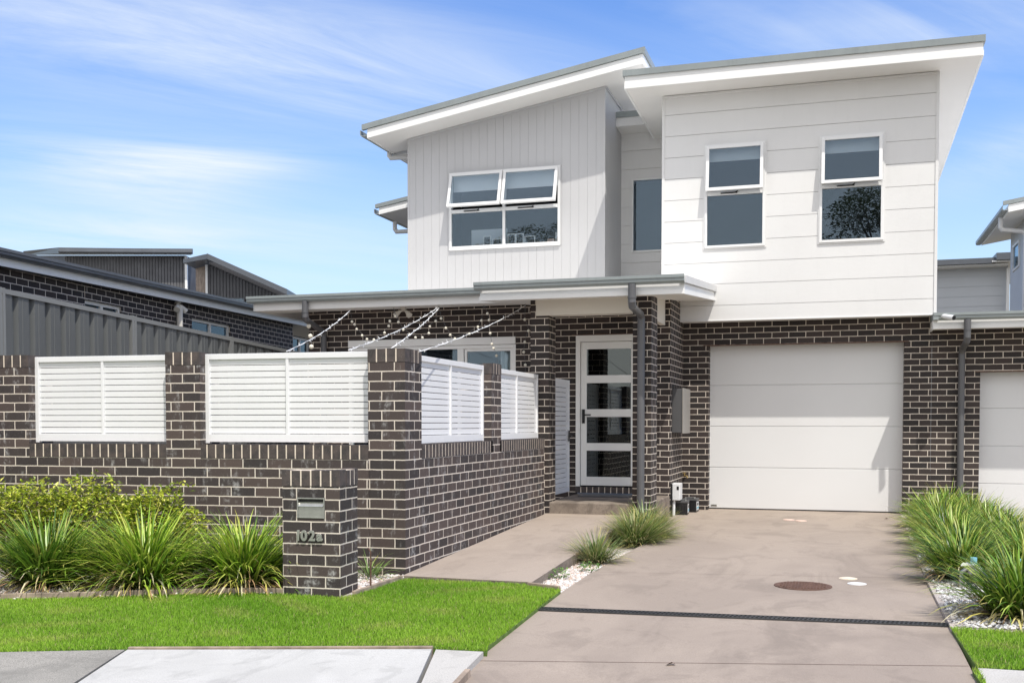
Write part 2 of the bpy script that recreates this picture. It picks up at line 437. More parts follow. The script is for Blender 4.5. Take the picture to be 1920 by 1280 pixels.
# gravel beds (base sheets)
bedL = [(-9, 5.2)] + bed_edge[1:] + [(-3.62, 7.42), (-3.58, 8.45), (-3.62, 8.6), (-9, 8.35)]
sheet('garden_bed', bedL, zg, M['gravelbase'], dz=.004, thick=.06)
bedM = [(-2.44, 8.36), (-2.12, 8.2), (-2.135, 9.3), (-2.085, 10.9), (-2.025, 12.7), (-2.25, 14.76), (-2.5, 14.72), (-2.46, 12.5)]
sheet('garden_bed', bedM, zg, M['gravelbase'], dz=-.050, thick=.06)
bedR = [(.708, 7.46), (1.81, 7.46), (1.81, 16.1), (.835, 16.1), (.75, 12), (.71, 9.5)]
sheet('garden_bed', bedR, zg, M['gravelbase'], dz=.002, thick=.06)
# footpath slabs in front
def slab(name, pts, mat, dz=0.0):
    return sheet(name, pts, zg, mat, dz=dz, thick=.1)
slab('footpath', [(-9, 3.42), (-3.42, 3.42), (-4.07, 5.33), (-4.74, 5.06), (-9, 3.78)], M['slabg'], .006)
slab('footpath', [(-3.38, 3.42), (-1.78, 3.42), (-2.10, 5.11), (-2.315, 5.86), (-4.045, 5.32)], M['slabw'], .010)
slab('footpath', [(-1.70, 3.42), (-1.79, 3.9), (-1.93, 5.25), (-2.0, 5.89), (-2.29, 5.865), (-2.075, 5.11), (-1.755, 3.42)], M['slabl'], .008)
slab('footpath', [(.745, 3.42), (3, 3.42), (3, 6.33), (.735, 6.30)], M['slabl'], .006)
# timber edging
def edging(pts, h=.05, w=.03, dz=0):
    mb = MB()
    for a, b in zip(pts, pts[1:]):
        d = Vector((b[0] - a[0], b[1] - a[1])); L = d.length; d.normalize(); n = Vector((-d.y, d.x)) * w
        za, zb = zg(a[1]), zg(b[1])
        q = [(a[0], a[1]), (b[0] - d.x * .004, b[1] - d.y * .004), (b[0] + n.x, b[1] + n.y), (a[0] + n.x, a[1] + n.y)]
        mb.hexa([(x, y, za - .06) for x, y in q], [(x, y, (za if i in (0, 3) else zb) + h + dz) for i, (x, y) in enumerate(q)])
    return mb
tag(edging(bed_edge).build('timber_edging', M['timber'], bevel=.004), 'long low timber edging curving between the left lawn and the gravel bed', 'edging')
tag(edging([(-3.60, 7.50), (-3.59, 7.9), (-3.57, 8.38)], .04).build('timber_edging', M['timber'], bevel=.004), 'short timber edging from brick letterbox to foot of the ramp path', 'edging')
tag(edging([(-2.45, 8.335), (-2.15, 8.21)], .035).build('timber_edging', M['timber'], bevel=.004), 'short timber edging closing the gravel strip between path and driveway', 'edging')
tag(edging([(-4.06, 5.342), (-2.32, 5.895)], .018, .028).build('timber_edging', M['timber'], bevel=.004), 'timber form board left along the top of the white footpath slab', 'edging')
mb = MB(); mb.hexa([(-1.955, 5.45, -1.42), (-1.925, 5.45, -1.42), (-1.67, 3.5, -1.42), (-1.70, 3.5, -1.42)], [(-1.955, 5.45, -1.345), (-1.925, 5.45, -1.345), (-1.67, 3.5, -1.345), (-1.70, 3.5, -1.345)])
tag(mb.build('timber_edging', M['timber']), 'weathered grey timber strip between pale footpath slab and driveway', 'edging')

# ramp path and porch landing
def zp(y): return -1.344 + .04 * (y - 8.45)
mb = MB()
q0 = [(-3.61, 8.45), (-2.435, 8.42), (-2.45, 13.15), (-3.61, 13.15)]
za_ = [zp(8.45) + .03, zp(8.45) + .03, zp(13.15), zp(13.15)]
mb.hexa([(x, y, -1.45) for x, y in q0], [(x, y, z - .004) for (x, y), z in zip(q0, za_)], 1)
mb.hexa([(x, y, z - .004) for (x, y), z in zip(q0, za_)], [(x, y, z) for (x, y), z in zip(q0, za_)], 0)
mb.build('path', [M['path'], M['step']], kind='structure', bevel=.002)
mb = MB(); mb.box(-3.62, -2.28, 13.15, 14.84, -1.4, -1.012); mb.build('porch_landing', M['step'], kind='structure', bevel=.012)

# ------------------------------------------------------------------ the house
H = root('house', (-3, 16, -1.3), 'two storey townhouse in white and pale grey boards over dark brick with single garage', 'house')
Hn = lambda mb, name, mat, par=None, **k: mb.build(name, mat, par or H, org=tuple(H['org']) , **k)
def part(mb, name, mat, par=None, **k):
    return mb.build(name, mat, par if par is not None else H, org=(-3, 16, -1.3), **k)

YG, YU, YW, YL, YR = 16.1, 15.76, 14.85, 16.5, 17.8
XR = -2.28                       # return wall beside the garage
GD = (-1.899, .854, -1.6, 1.165)
FD = (-3.64, -2.69, -1.6, 1.265)  # front door opening
SW = (-7.22, -4.54, -1.0, 1.265)  # sliding window opening
# brick lower walls
mb = MB()
mb.panel(FY(YG), XR, 1.217, -1.45, 1.60, [GD], 0, .22)
mb.panel(FX(XR), YW - .0, YG, -1.45, 1.80, [], 0)
mb.panel(FY(YW), -7.895, FD[0], -1.45, 1.78, [SW], 0, .12)
mb.panel(FY(YW), FD[0], XR, -1.45, 1.78, [FD], 0, .11)
mb.panel(lambda u, z, d: (-7.895 + d, u, z), YW, 20, -1.45, 1.78)
part(mb, 'brick_wall', M['brick'])
# dark lintels
mb = MB(); mb.box(GD[0] - .08, GD[1] + .06, YG - .004, YG + .10, 1.157, 1.168); mb.box(FD[0] - .05, FD[1] + .05, YW - .004, YW + .08, 1.257, 1.268)
part(mb, 'lintel', M['rust'])
# garage door
def garage_door(par, x0, x1, z0, z1, Y, org):
    mb = MB(); h = (z1 - z0) / 4
    for k in range(4):
        a, b = z0 + h * k + .004, z0 + h * (k + 1) - .004
        mb.box(x0 - .02, x1 + .02, Y, Y + .04, a, b)
    mb.box(x0 - .02, x1 + .02, Y + .012, Y + .03, z0, z1)
    o = mb.build('garage_door', M['gdoor'], par, org=org, bevel=.004)
    s = MB(); s.box(x0 - .02, x1 + .02, Y + .005, Y + .045, z0 - .035, z0 + .004); s.build('rubber_seal', M['black'], o, org=org)
    return o
gd = garage_door(H, -1.899, .854, -1.285, 1.19, 16.3, (-3, 16, -1.3))
mb = MB(); mb.box(-1.875, -1.785, 16.294, 16.3, -1.256, -1.23); part(mb, 'nameplate', M['steel'], gd)
mb = MB()
for i, (a, w) in enumerate(((-1.866, .010), (-1.852, .007), (-1.842, .012), (-1.826, .008), (-1.815, .010), (-1.802, .006))):
    mb.box(a, a + w, 16.2925, 16.2935, -1.249, -1.237)
part(mb, 'nameplate_lettering', M['black'], gd)

# upper right block: siding box
W1 = (-1.93, -1.07, 2.55, 4.04); W2 = (-.32, .54, 2.55, 4.04)
mb = MB()
boards(mb, FY(YU), -2.56, 1.244, 1.497, 4.83, .3115, [W1, W2], phase=4.517)
mb.poly([(-2.56, YU + .002, 1.499), (1.244, YU + .002, 1.499), (1.244, YG + .05, 1.499), (-2.56, YG + .05, 1.499)])
mb.poly([(-2.56, YU, 1.497), (-2.56, YU, 4.85), (-2.56, 22, 4.6), (-2.56, 22, 1.497)])
mb.poly([(1.244, YU, 1.497), (1.244, 22, 1.497), (1.244, 22, 4.6), (1.244, YU, 4.85)])
part(mb, 'upper_wall', M['siding'])
mb = MB()
for x in (-2.56, 1.205): mb.box(x, x + .04, YU - .012, YU + .03, 1.495, 4.83)
mb.box(-2.52, 1.205, YU - .018, YU + .02, 4.77, 4.80)
mb.box(-2.52, 1.205, YU - .010, YU + .02, 1.488, 1.506)
part(mb, 'corner_trim', M['siding'], bevel=.003)

# upper left block: vertical grooves under the sloping roof
sl = .1672
zs = lambda x: 4.718 + sl * (x + 6.912)
WL = (-6.18, -4.305, 2.86, 4.095)
mb = MB()
boards(mb, FY(YL), -6.92, -3.58, 1.9, 4.6, .139, [WL], vertical=True, phase=-6.92, gap=.0045, deep=.004, ztop=lambda x: zs(x) + .01)
part(mb, 'upper_wall', M['clad'])
mb = MB()
boards(mb, FX(-3.58), YL, 18.4, 1.9, zs(-3.58) + .01, .139, [], vertical=True, phase=YL, gap=.0045, deep=.004)
part(mb, 'side_wall', M['clad'])
mb = MB(); mb.poly([(-6.92, YL, 1.5), (-6.92, YL, zs(-6.92)), (-6.92, 22, zs(-6.92)), (-6.92, 22, 1.5)]); part(mb, 'side_wall', M['clad'])
mb = MB(); mb.box(-3.612, -3.574, YL - .006, YL + .03, 1.9, zs(-3.6) - .02); mb.box(-6.926, -6.89, YL - .006, YL + .03, 1.9, zs(-6.92) - .005)
mb.sweep([(-.004, -.03), (-.004, 0), (.02, 0), (.02, -.03)], (-6.92, YL, zs(-6.92) - .002), (-3.58, YL, zs(-3.58) - .002), side=(0, -1, 0))
mb.sweep([(-.004, -.03), (-.004, 0), (.02, 0), (.02, -.03)], (-3.575, YL, zs(-3.58) - .002), (-3.575, 18.3, zs(-3.58) - .002), side=(1, 0, 0))
part(mb, 'corner_trim', M['clad'], bevel=.002)

# recessed wall with the tall window
WT = (-3.40, -2.66, 2.87, 4.10)
mb = MB(); boards(mb, FY(YR), -3.62, -2.5, 1.9, 4.86, .3115, [WT], phase=4.565)
part(mb, 'recessed_wall', M['siding'])

# --- windows
ORG = (-3, 16, -1.3)
def frame_rect(mb, x0, x1, z0, z1, y0, y1, w, wb=None):
    wb = wb or w
    mb.box(x0, x0 + w, y0, y1, z0, z1); mb.box(x1 - w, x1, y0, y1, z0, z1)
    mb.box(x0 + w, x1 - w, y0, y1, z1 - w, z1); mb.box(x0 + w, x1 - w, y0, y1, z0, z0 + wb)
def sash(par, x0, x1, zt, zb, y, ang):
    "awning sash hinged along its top edge"
    mb = MB(); h = zt - zb
    frame_rect(mb, 0, x1 - x0, -h, 0, -.035, .012, .045)
    o = mb.build('sash', M['alu'], par, org=(0, 0, 0), bevel=.003)
    o.location = (x0 - ORG[0], y - ORG[1], zt - ORG[2]); o.rotation_euler.x = -ang
    g = MB(); g.box(.045, x1 - x0 - .045, -.015, -.009, -h + .045, -.045); g.build('pane', M['glass'], o, org=(0, 0, 0))
    return o
def awning_window(x0, x1, z0, z1, zm, y, ang, blind, cols=1, trim=.02):
    mb = MB()
    frame_rect(mb, x0, x1, z0, z1, y - .025, y + .06, .036)
    mb.box(x0 + .036, x1 - .036, y - .022, y + .055, zm - .028, zm + .028)
    if cols == 2:
        xm = (x0 + x1) / 2; mb.box(xm - .022, xm + .022, y - .023, y + .055, z0 + .036, z1 - .036)
    fr = part(mb, 'window', M['alu'], bevel=.003)
    t = MB(); frame_rect(t, x0 - .02, x1 + .02, z0 - .02, z1 + .02, y - .012, y + .01, .02); part(t, 'architrave', M['siding'] if cols == 1 else M['clad'], fr)
    xs = [(x0 + .036, x1 - .036)] if cols == 1 else [(x0 + .036, (x0 + x1) / 2 - .022), ((x0 + x1) / 2 + .022, x1 - .036)]
    for a, b in xs:
        p = MB(); p.box(a, b, y + .012, y + .018, z0 + .036, zm - .028); part(p, 'pane', M['glass'], fr)
        sash(fr, a - .012, b + .012, z1 - .028, zm + .012, y - .028, ang)
        c = MB(); c.box(a + (b - a) * .25, a + (b - a) * .55, y - .034, y - .022, zm - .012, zm + .004)
        c.tube([(a + (b - a) * .5, y - .034, zm - .006), (a + (b - a) * .56, y - .07, zm + .012)], .006, 6)
        part(c, 'winder', M['black'], fr)
        w = MB(); w.box(b - .09, b - .03, y - .036, y - .02, zm - .018, zm + .012); part(w, 'winder_cover', M['plast'], fr)
    if blind:
        bl = MB(); bl.box(x0 + .03, x1 - .03, y + .10, y + .115, z1 - .06 - blind, z1 - .03); part(bl, 'blind', M['blind'], fr)
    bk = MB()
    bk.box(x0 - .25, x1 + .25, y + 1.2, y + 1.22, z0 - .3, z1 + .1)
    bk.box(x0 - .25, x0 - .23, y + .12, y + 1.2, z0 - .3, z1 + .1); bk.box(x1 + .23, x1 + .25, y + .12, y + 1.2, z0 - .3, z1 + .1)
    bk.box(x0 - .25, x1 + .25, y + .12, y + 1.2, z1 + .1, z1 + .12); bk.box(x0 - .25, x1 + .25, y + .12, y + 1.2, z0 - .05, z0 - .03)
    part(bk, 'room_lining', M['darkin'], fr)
    return fr
awning_window(*W1, 3.335, YU, R(7), .16)
awning_window(*W2, 3.335, YU, R(7), .16)
wl = awning_window(*WL, 3.465, YL, R(17), .23, cols=2)
mb = MB(); mb.box(WL[0], WL[1], YL - .03, YL + .03, 2.835, 2.862); part(mb, 'sill', M['alu'], wl)
# tall fixed window
mb = MB(); frame_rect(mb, *WT, YR - .02, YR + .06, .03); fr = part(mb, 'window', M['alu'], bevel=.003)
mb = MB(); mb.box(WT[0] + .03, WT[1] - .03, YR + .012, YR + .018, WT[2] + .03, WT[3] - .03); part(mb, 'pane', M['glass'], fr)
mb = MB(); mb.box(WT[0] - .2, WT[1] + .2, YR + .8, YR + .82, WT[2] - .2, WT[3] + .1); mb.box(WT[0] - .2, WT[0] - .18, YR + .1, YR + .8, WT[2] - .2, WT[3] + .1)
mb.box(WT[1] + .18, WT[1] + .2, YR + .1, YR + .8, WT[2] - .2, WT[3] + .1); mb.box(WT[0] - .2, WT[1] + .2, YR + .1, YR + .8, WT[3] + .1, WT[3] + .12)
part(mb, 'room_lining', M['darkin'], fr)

# sliding window to the courtyard
mb = MB()
mb.box(SW[0], SW[1], YW - .02, YW + .09, 1.155, 1.262)
frame_rect(mb, SW[0], SW[1], SW[2], 1.15, YW + .0, YW + .09, .05)
mb.box(-5.45, -5.35, YW + .01, YW + .085, -.95, 1.10)
frame_rect(mb, -5.34, SW[1] - .05, -.95, 1.10, YW + .02, YW + .07, .04)
sw = part(mb, 'sliding_window', M['white'], bevel=.004)
mb = MB(); mb.box(SW[0] + .05, SW[1] - .05, YW + .045, YW + .051, -.95, 1.10); part(mb, 'pane', M['glass'], sw)
mb = MB(); n = 40
for i in range(n):
    a, b = -4.82 + .27 * i / n, -4.82 + .27 * (i + 1) / n
    f = lambda x: YW + .14 + .02 * math.sin(x * 95)
    mb.poly([(a, f(a), -.95), (b, f(b), -.95), (b, f(b), 1.12), (a, f(a), 1.12)])
part(mb, 'curtain', M['curtain'], sw, smooth=True)
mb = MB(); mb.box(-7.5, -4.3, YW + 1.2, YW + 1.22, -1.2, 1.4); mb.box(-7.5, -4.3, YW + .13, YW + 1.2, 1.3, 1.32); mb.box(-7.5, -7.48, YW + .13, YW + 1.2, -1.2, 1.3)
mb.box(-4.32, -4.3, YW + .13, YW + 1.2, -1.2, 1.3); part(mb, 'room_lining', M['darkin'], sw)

# front door
mb = MB()
mb.box(FD[0], FD[0] + .062, YW + .0, YW + .10, -.905, 1.255); mb.box(FD[1] - .062, FD[1], YW, YW + .10, -.905, 1.255)
mb.box(FD[0] + .062, FD[1] - .062, YW, YW + .10, 1.165, 1.255)
df = part(mb, 'door_frame', M['white'], bevel=.003)
dx0, dx1 = FD[0] + .068, FD[1] - .068
panes = [(.685, 1.058), (.202, .574), (-.282, .091), (-.766, -.392)]
mb = MB()
mb.box(dx0, dx0 + .085, YW + .03, YW + .07, -.892, 1.16); mb.box(dx1 - .085, dx1, YW + .03, YW + .07, -.892, 1.16)
zz = [-.892] + [q for p in reversed(panes) for q in p] + [1.16]
for a, b in zip(zz[0::2], zz[1::2]): mb.box(dx0 + .085, dx1 - .085, YW + .031, YW + .069, a, b)
dr = part(mb, 'front_door', M['white'], bevel=.004)
for a, b in panes:
    mb = MB(); mb.box(dx0 + .08, dx1 - .08, YW + .046, YW + .054, a - .005, b + .005); part(mb, 'glass_panel', M['dglass'], dr)
mb = MB(); mb.box(dx0 + .022, dx0 + .062, YW + .018, YW + .032, .0, .20); mb.tube([(dx0 + .042, YW + .02, .12), (dx0 + .042, YW - .03, .12), (dx0 + .16, YW - .03, .12)], .010, 8)
part(mb, 'handle', M['black'], dr)
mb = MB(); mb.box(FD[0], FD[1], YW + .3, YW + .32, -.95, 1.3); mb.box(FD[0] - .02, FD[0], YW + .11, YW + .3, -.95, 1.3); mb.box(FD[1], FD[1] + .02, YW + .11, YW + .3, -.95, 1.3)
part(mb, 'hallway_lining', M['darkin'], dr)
# brick-on-edge door sill
def soldier(mb, x0, x1, y0, y1, z0, z1, axis='x', rnd=.004, pitch=.086):
    "row of individual bricks on edge; material 0 brick, 1 mortar"
    L = (x1 - x0) if axis == 'x' else (y1 - y0)
    n = max(1, round((L + .0125) / pitch)); p = (L + .0125) / n
    for k in range(n):
        a = k * p; b = a + p - .0125; j = random.uniform(-rnd, rnd)
        if axis == 'x': mb.box(x0 + a, x0 + b, y0, y1, z0, z1 + j * .6, 0)
        else: mb.box(x0, x1, y0 + a, y0 + b, z0, z1 + j * .6, 0)
    e = .0008
    if axis == 'x': mb.box(x0 + .002, x1 - .002, y0 + e, y1 - e, z0 + .001, z1 - .003, 1)
    else: mb.box(x0 + e, x1 - e, y0 + .002, y1 - .002, z0 + .001, z1 - .003, 1)
mb = MB(); soldier(mb, FD[0] - .0, FD[1], YW - .012, YW + .11, -.995, -.91); part(mb, 'door_sill', [M['cap'], M['mortar']])

# porch piers, beams
mb = MB(); mb.box(-3.807, -3.566, 13.1, 13.44, -1.4, 1.368); mb.box(-3.807, -3.737, 13.1, 13.44, 1.368, 1.60); part(mb, 'brick_pier', M['brick'])
mb = MB(); mb.box(-2.481, -2.251, 13.1, 13.548, -1.42, 1.60); part(mb, 'brick_pier', M['brick'])
mb = MB(); mb.box(-3.734, -2.484, 13.092, 13.30, 1.369, 1.60); mb.box(-2.43, -2.355, 13.56, 14.84, 1.365, 1.72); part(mb, 'porch_beam', M['cream'], bevel=.003)

# roofs ------------------------------------------------------------
def fascia_profile(h):      # outward a, up b ; two shadow lines in the face
    return [(0, 0), (.030, 0), (.030, h * .42), (.022, h * .44), (.022, h * .60), (.016, h * .62), (.016, h), (0, h)]
def rim(h, g=.09, out=.045):
    return [(-.02, h), (out, h), (out, h + g), (-.02, h + g)]

# main right roof (falls gently to the back)
def zr(y): return 4.823 - .03 * (y - 15.28)
mb = MB(); x0, x1, y0, y1 = -3.01, 1.715, 15.30, 22.0
mb.poly([(x0, y0, zr(y0)), (x0, y1, zr(y1)), (x1, y1, zr(y1)), (x1, y0, zr(y0))])
mb.hexa([(x0, y0, zr(y0) + .03), (x1, y0, zr(y0) + .03), (x1, y1, zr(y1) + .03), (x0, y1, zr(y1) + .03)], [(x0, y0, zr(y0) + .25), (x1, y0, zr(y0) + .25), (x1, y1, zr(y1) + .25), (x0, y1, zr(y1) + .25)])
rf = part(mb, 'roof', [M['soffit']])
mb = MB(); P = fascia_profile(.175)
mb.sweep(P, (x0 - .02, y0, zr(y0) - .005), (x1 + .02, y0, zr(y0) - .005), side=(0, -1, 0))
mb.sweep(P, (x0, y0 + .001, zr(y0) - .006), (x0, y1, zr(y1) - .006), side=(-1, 0, 0)); mb.sweep(P, (x1, y0 + .001, zr(y0) - .006), (x1, y1, zr(y1) - .006), side=(1, 0, 0))
part(mb, 'fascia', M['white'], rf)
mb = MB(); P = rim(.17, .085)
mb.sweep(P, (x0 - .045, y0, zr(y0)), (x1 + .045, y0, zr(y0)), side=(0, -1, 0)); mb.sweep(P, (x0, y0 + .021, zr(y0) - .001), (x0, y1, zr(y1) - .001), side=(-1, 0, 0)); mb.sweep(P, (x1, y0 + .021, zr(y0) - .001), (x1, y1, zr(y1) - .001), side=(1, 0, 0))
part(mb, 'roof_capping', M['gutter'], rf)

# main left roof (falls to the left)
x0, x1, y0, y1 = -7.39, -2.90, 15.97, 22.0
mb = MB()
mb.poly([(x0, y0, zs(x0)), (x0, y1, zs(x0)), (x1, y1, zs(x1)), (x1, y0, zs(x1))])
mb.hexa([(x0, y0, zs(x0) + .03), (x1, y0, zs(x1) + .03), (x1, y1, zs(x1) + .03), (x0, y1, zs(x0) + .03)], [(x0, y0, zs(x0) + .20), (x1, y0, zs(x1) + .20), (x1, y1, zs(x1) + .20), (x0, y1, zs(x0) + .20)])
rf = part(mb, 'roof', M['soffit'])
mb = MB(); P = fascia_profile(.145)
mb.sweep(P, (x0 - .01, y0, zs(x0) - .012), (x1 + .01, y0, zs(x1) - .008), side=(0, -1, 0))
mb.sweep(P, (x1, y0 + .001, zs(x1) - .012), (x1, y1, zs(x1) - .012), side=(1, 0, 0))
mb.sweep([(0, 0), (.02, 0), (.02, .13), (0, .13)], (x0, y0 + .001, zs(x0) - .012), (x0, y1, zs(x0) - .012), side=(-1, 0, 0))
part(mb, 'fascia', M['white'], rf)
mb = MB(); P = rim(.14, .085)
mb.sweep(P, (x0 - .10, y0, zs(x0 - .10)), (x1 + .045, y0, zs(x1 + .045)), side=(0, -1, 0)); mb.sweep(P, (x1, y0 + .021, zs(x1) + .006), (x1, y1, zs(x1) + .006), side=(1, 0, 0))
part(mb, 'roof_capping', M['gutter'], rf)
GP = [(0, 0), (.09, 0), (.115, .03), (.115, .10), (.10, .10), (.10, .035), (.085, .012), (0, .012)]
mb = MB(); mb.sweep(GP, (x0 - .022, y0 - .03, zs(x0) + .02), (x0 - .022, y1, zs(x0) + .02), side=(-1, 0, 0)); part(mb, 'gutter', M['gutter'], rf)
mb = MB(); mb.tube([(-7.47, 17.0, zs(x0) + .03), (-7.47, 17.0, 4.60), (-7.44, 17.0, 4.56), (-7.0, 17.0, 4.55), (-6.96, 17.0, 4.5), (-6.96, 17.0, 1.9)], .045, 10); part(mb, 'downpipe', M['pipew'], smooth=False)

# small roof over the recess
mb = MB(); mb.hexa([(-3.58, 17.37, 4.875), (-2.6, 17.37, 4.875), (-2.6, 18.2, 4.835), (-3.58, 18.2, 4.835)], [(-3.58, 17.37, 5.0), (-2.6, 17.37, 5.0), (-2.6, 18.2, 5.0), (-3.58, 18.2, 5.0)])
rf = part(mb, 'roof', M['soffit'])
mb = MB(); mb.sweep(fascia_profile(.145), (-3.578, 17.37, 4.865), (-2.6, 17.37, 4.865), side=(0, -1, 0)); part(mb, 'fascia', M['siding'], rf)
mb = MB(); mb.sweep(rim(.145, .09), (-3.578, 17.37, 4.865), (-2.6, 17.37, 4.865), side=(0, -1, 0)); part(mb, 'roof_capping', M['gutter'], rf)

# rear left roof that shows past the grey wall
zb = lambda x: 3.93 + .17 * (x + 8.33)
x0, x1, y0, y1 = -8.33, -6.5, 18.5, 23
mb = MB(); mb.hexa([(x0, y0, zb(x0)), (x1, y0, zb(x1)), (x1, y1, zb(x1)), (x0, y1, zb(x0))], [(x0, y0, zb(x0) + .13), (x1, y0, zb(x1) + .13), (x1, y1, zb(x1) + .13), (x0, y1, zb(x0) + .13)])
rf = part(mb, 'roof', M['soffit'])
mb = MB(); mb.sweep(fascia_profile(.13), (x0 - .01, y0, zb(x0) - .01), (x1, y0, zb(x1) - .01), side=(0, -1, 0)); part(mb, 'fascia', M['white'], rf)
mb = MB(); mb.sweep(rim(.125, .07), (x0 - .08, y0, zb(x0 - .08)), (x1, y0, zb(x1)), side=(0, -1, 0)); part(mb, 'roof_capping', M['gutter'], rf)
mb = MB(); mb.sweep(GP, (x0 - .0, y0 - .02, zb(x0)), (x0, y1, zb(x0)), side=(-1, 0, 0)); part(mb, 'gutter', M['gutter'], rf)
mb = MB(); mb.tube([(-8.2, 18.9, 3.85), (-8.2, 18.9, 3.72), (-8.16, 18.9, 3.66), (-7.7, 18.9, 3.66)], .045, 8); part(mb, 'downpipe', M['pipew'])
mb = MB(); mb.box(-7.74, -6.6, 19.05, 22.5, 1.5, 4.02); part(mb, 'rear_wall', M['clad'])

# low roof over the courtyard window
GPF = [(0, 0), (.075, 0), (.10, .025), (.10, .055), (.112, .062), (.112, .098), (.09, .098), (.09, .06), (.07, .012), (0, .012)]
mb = MB()
mb.poly([(-8.44, 14.2, 1.692), (-8.44, 14.86, 1.722), (-3.7, 14.86, 1.722), (-3.7, 14.2, 1.692)])
mb.hexa([(-8.44, 14.22, 1.76), (-3.3, 14.22, 1.76), (-3.3, 16.5, 1.90), (-8.44, 16.5, 1.90)], [(-8.44, 14.22, 1.875), (-3.3, 14.22, 1.875), (-3.3, 16.5, 2.02), (-8.44, 16.5, 2.02)])
rf = part(mb, 'roof', M['soffit'])
mb = MB(); mb.box(-8.45, -4.0, 14.17, 14.2, 1.682, 1.80); mb.box(-8.46, -8.44, 14.17, 16.5, 1.682, 1.86); part(mb, 'fascia', M['soffit'], rf, bevel=.003)
mb = MB(); mb.sweep(GPF, (-8.52, 14.17, 1.793), (-4.35, 14.17, 1.793), side=(0, -1, 0)); part(mb, 'gutter', M['gutter'], rf)
mb = MB(); mb.tube([(-7.56, 14.11, 1.80), (-7.56, 14.11, 1.57), (-7.565, 14.14, 1.53), (-7.60, 14.76, 1.40), (-7.61, 14.79, 1.36), (-7.61, 14.79, -1.3)], .047, 12)
mb.tube([(-7.56, 14.11, 1.64), (-7.56, 14.11, 1.625)], .052, 12); part(mb, 'downpipe', M['pipe'], smooth=False)

# porch roof
zq = lambda y: 1.527 + .085 * (y - 12.6)
x0, x1, y0 = -4.30, -1.80, 12.6
mb = MB()
mb.poly([(x0, y0, zq(y0)), (x0, YW, zq(YW)), (x1, YW, zq(YW)), (x1, y0, zq(y0))]); mb.poly([(XR - .3, YW, zq(YW)), (XR - .3, YU - .002, zq(YU)), (x1, YU - .002, zq(YU)), (x1, YW, zq(YW))])
mb.hexa([(x0, y0 + .02, zq(y0) + .06), (x1, y0 + .02, zq(y0) + .06), (x1, YU - .003, zq(YU) + .06), (x0, YU - .003, zq(YU) + .06)], [(x0, y0 + .02, zq(y0) + .19), (x1, y0 + .02, zq(y0) + .19), (x1, YU - .003, zq(YU) + .17), (x0, YU - .003, zq(YU) + .17)])
mb.hexa([(x0, YU, zq(YU) + .06), (-2.57, YU, zq(YU) + .06), (-2.57, YR, zq(YR) + .0), (x0, YR, zq(YR) + .0)], [(x0, YU, zq(YU) + .17), (-2.57, YU, zq(YU) + .17), (-2.57, YR, zq(YR) + .12), (x0, YR, zq(YR) + .12)])
rf = part(mb, 'roof', M['soffit'])
mb = MB(); P = fascia_profile(.125)
mb.sweep(P, (x0 - .01, y0, zq(y0) - .004), (x1 + .028, y0, zq(y0) - .004), side=(0, -1, 0))
mb.sweep(P, (x1, y0 + .001, zq(y0) - .005), (x1, YU - .004, zq(YU) - .005), side=(1, 0, 0)); mb.sweep(P, (x0, y0 + .001, zq(y0) - .005), (x0, 16.4, zq(16.4) - .005), side=(-1, 0, 0))
part(mb, 'fascia', M['white'], rf)
mb = MB(); mb.sweep(GPF, (x0 - .06, y0 - .03, 1.642), (x1 + .04, y0 - .03, 1.642), side=(0, -1, 0)); part(mb, 'gutter', M['gutter'], rf)
mb = MB(); mb.sweep(rim(.125, .085, .05), (x1, y0 - .03, zq(y0) - .0), (x1, YU - .004, zq(YU)), side=(1, 0, 0)); part(mb, 'roof_capping', M['pipew'], rf); mb = MB(); mb.sweep(rim(.125, .085, .05), (x0, y0 - .03, zq(y0) - .0), (x0, 16.4, zq(16.4)), side=(-1, 0, 0)); part(mb, 'roof_capping', M['pipew'], rf)
mb = MB(); mb.tube([(-2.38, 12.50, 1.65), (-2.38, 12.50, 1.44), (-2.38, 12.53, 1.385), (-2.37, 12.98, 1.34), (-2.365, 13.035, 1.30), (-2.365, 13.04, -1.32)], .048, 14)
mb.tube([(-2.38, 12.50, 1.50), (-2.38, 12.50, 1.48)], .053, 12); mb.tube([(-2.365, 13.04, 1.02), (-2.365, 13.04, 1.00)], .053, 12); part(mb, 'downpipe', M['pipe'])

# ------------------------------------------------------------------ adjoining house on the right
ORG2 = (4, 18, -1.4)
NH = root('adjoining_house', ORG2, 'adjoining townhouse at right edge with low grey gutter and second garage', 'house')
def part2(mb, name, mat, par=None, **k): return mb.build(name, mat, par if par is not None else NH, org=ORG2, **k)
mb = MB(); mb.panel(FY(YG), 1.219, 6, -1.5, 1.45, [(1.852, 4.6, -1.6, .722)], 0, .22); part2(mb, 'brick_wall', M['brick'])
mb = MB(); mb.box(1.78, 4.65, YG - .004, YG + .1, .714, .726); part2(mb, 'lintel', M['rust'])
garage_door(NH, 1.852, 4.6, -1.38, .74, 16.3, ORG2)
mb = MB()
mb.poly([(1.206, 15.62, 1.290), (1.206, YG, 1.31), (6, YG, 1.31), (6, 15.62, 1.290)])
mb.hexa([(1.25, 15.62, 1.36), (6, 15.62, 1.36), (6, 24, 1.60), (1.25, 24, 1.60)], [(1.25, 15.62, 1.45), (6, 15.62, 1.45), (6, 24, 1.95), (1.25, 24, 1.95)])
rf = part2(mb, 'roof', M['soffit'])
mb = MB(); mb.sweep(fascia_profile(.12), (1.204, 15.62, 1.283), (6, 15.62, 1.283), side=(0, -1, 0)); mb.box(1.190, 1.204, 15.61, YG, 1.283, 1.40); part2(mb, 'fascia', M['white'], rf)
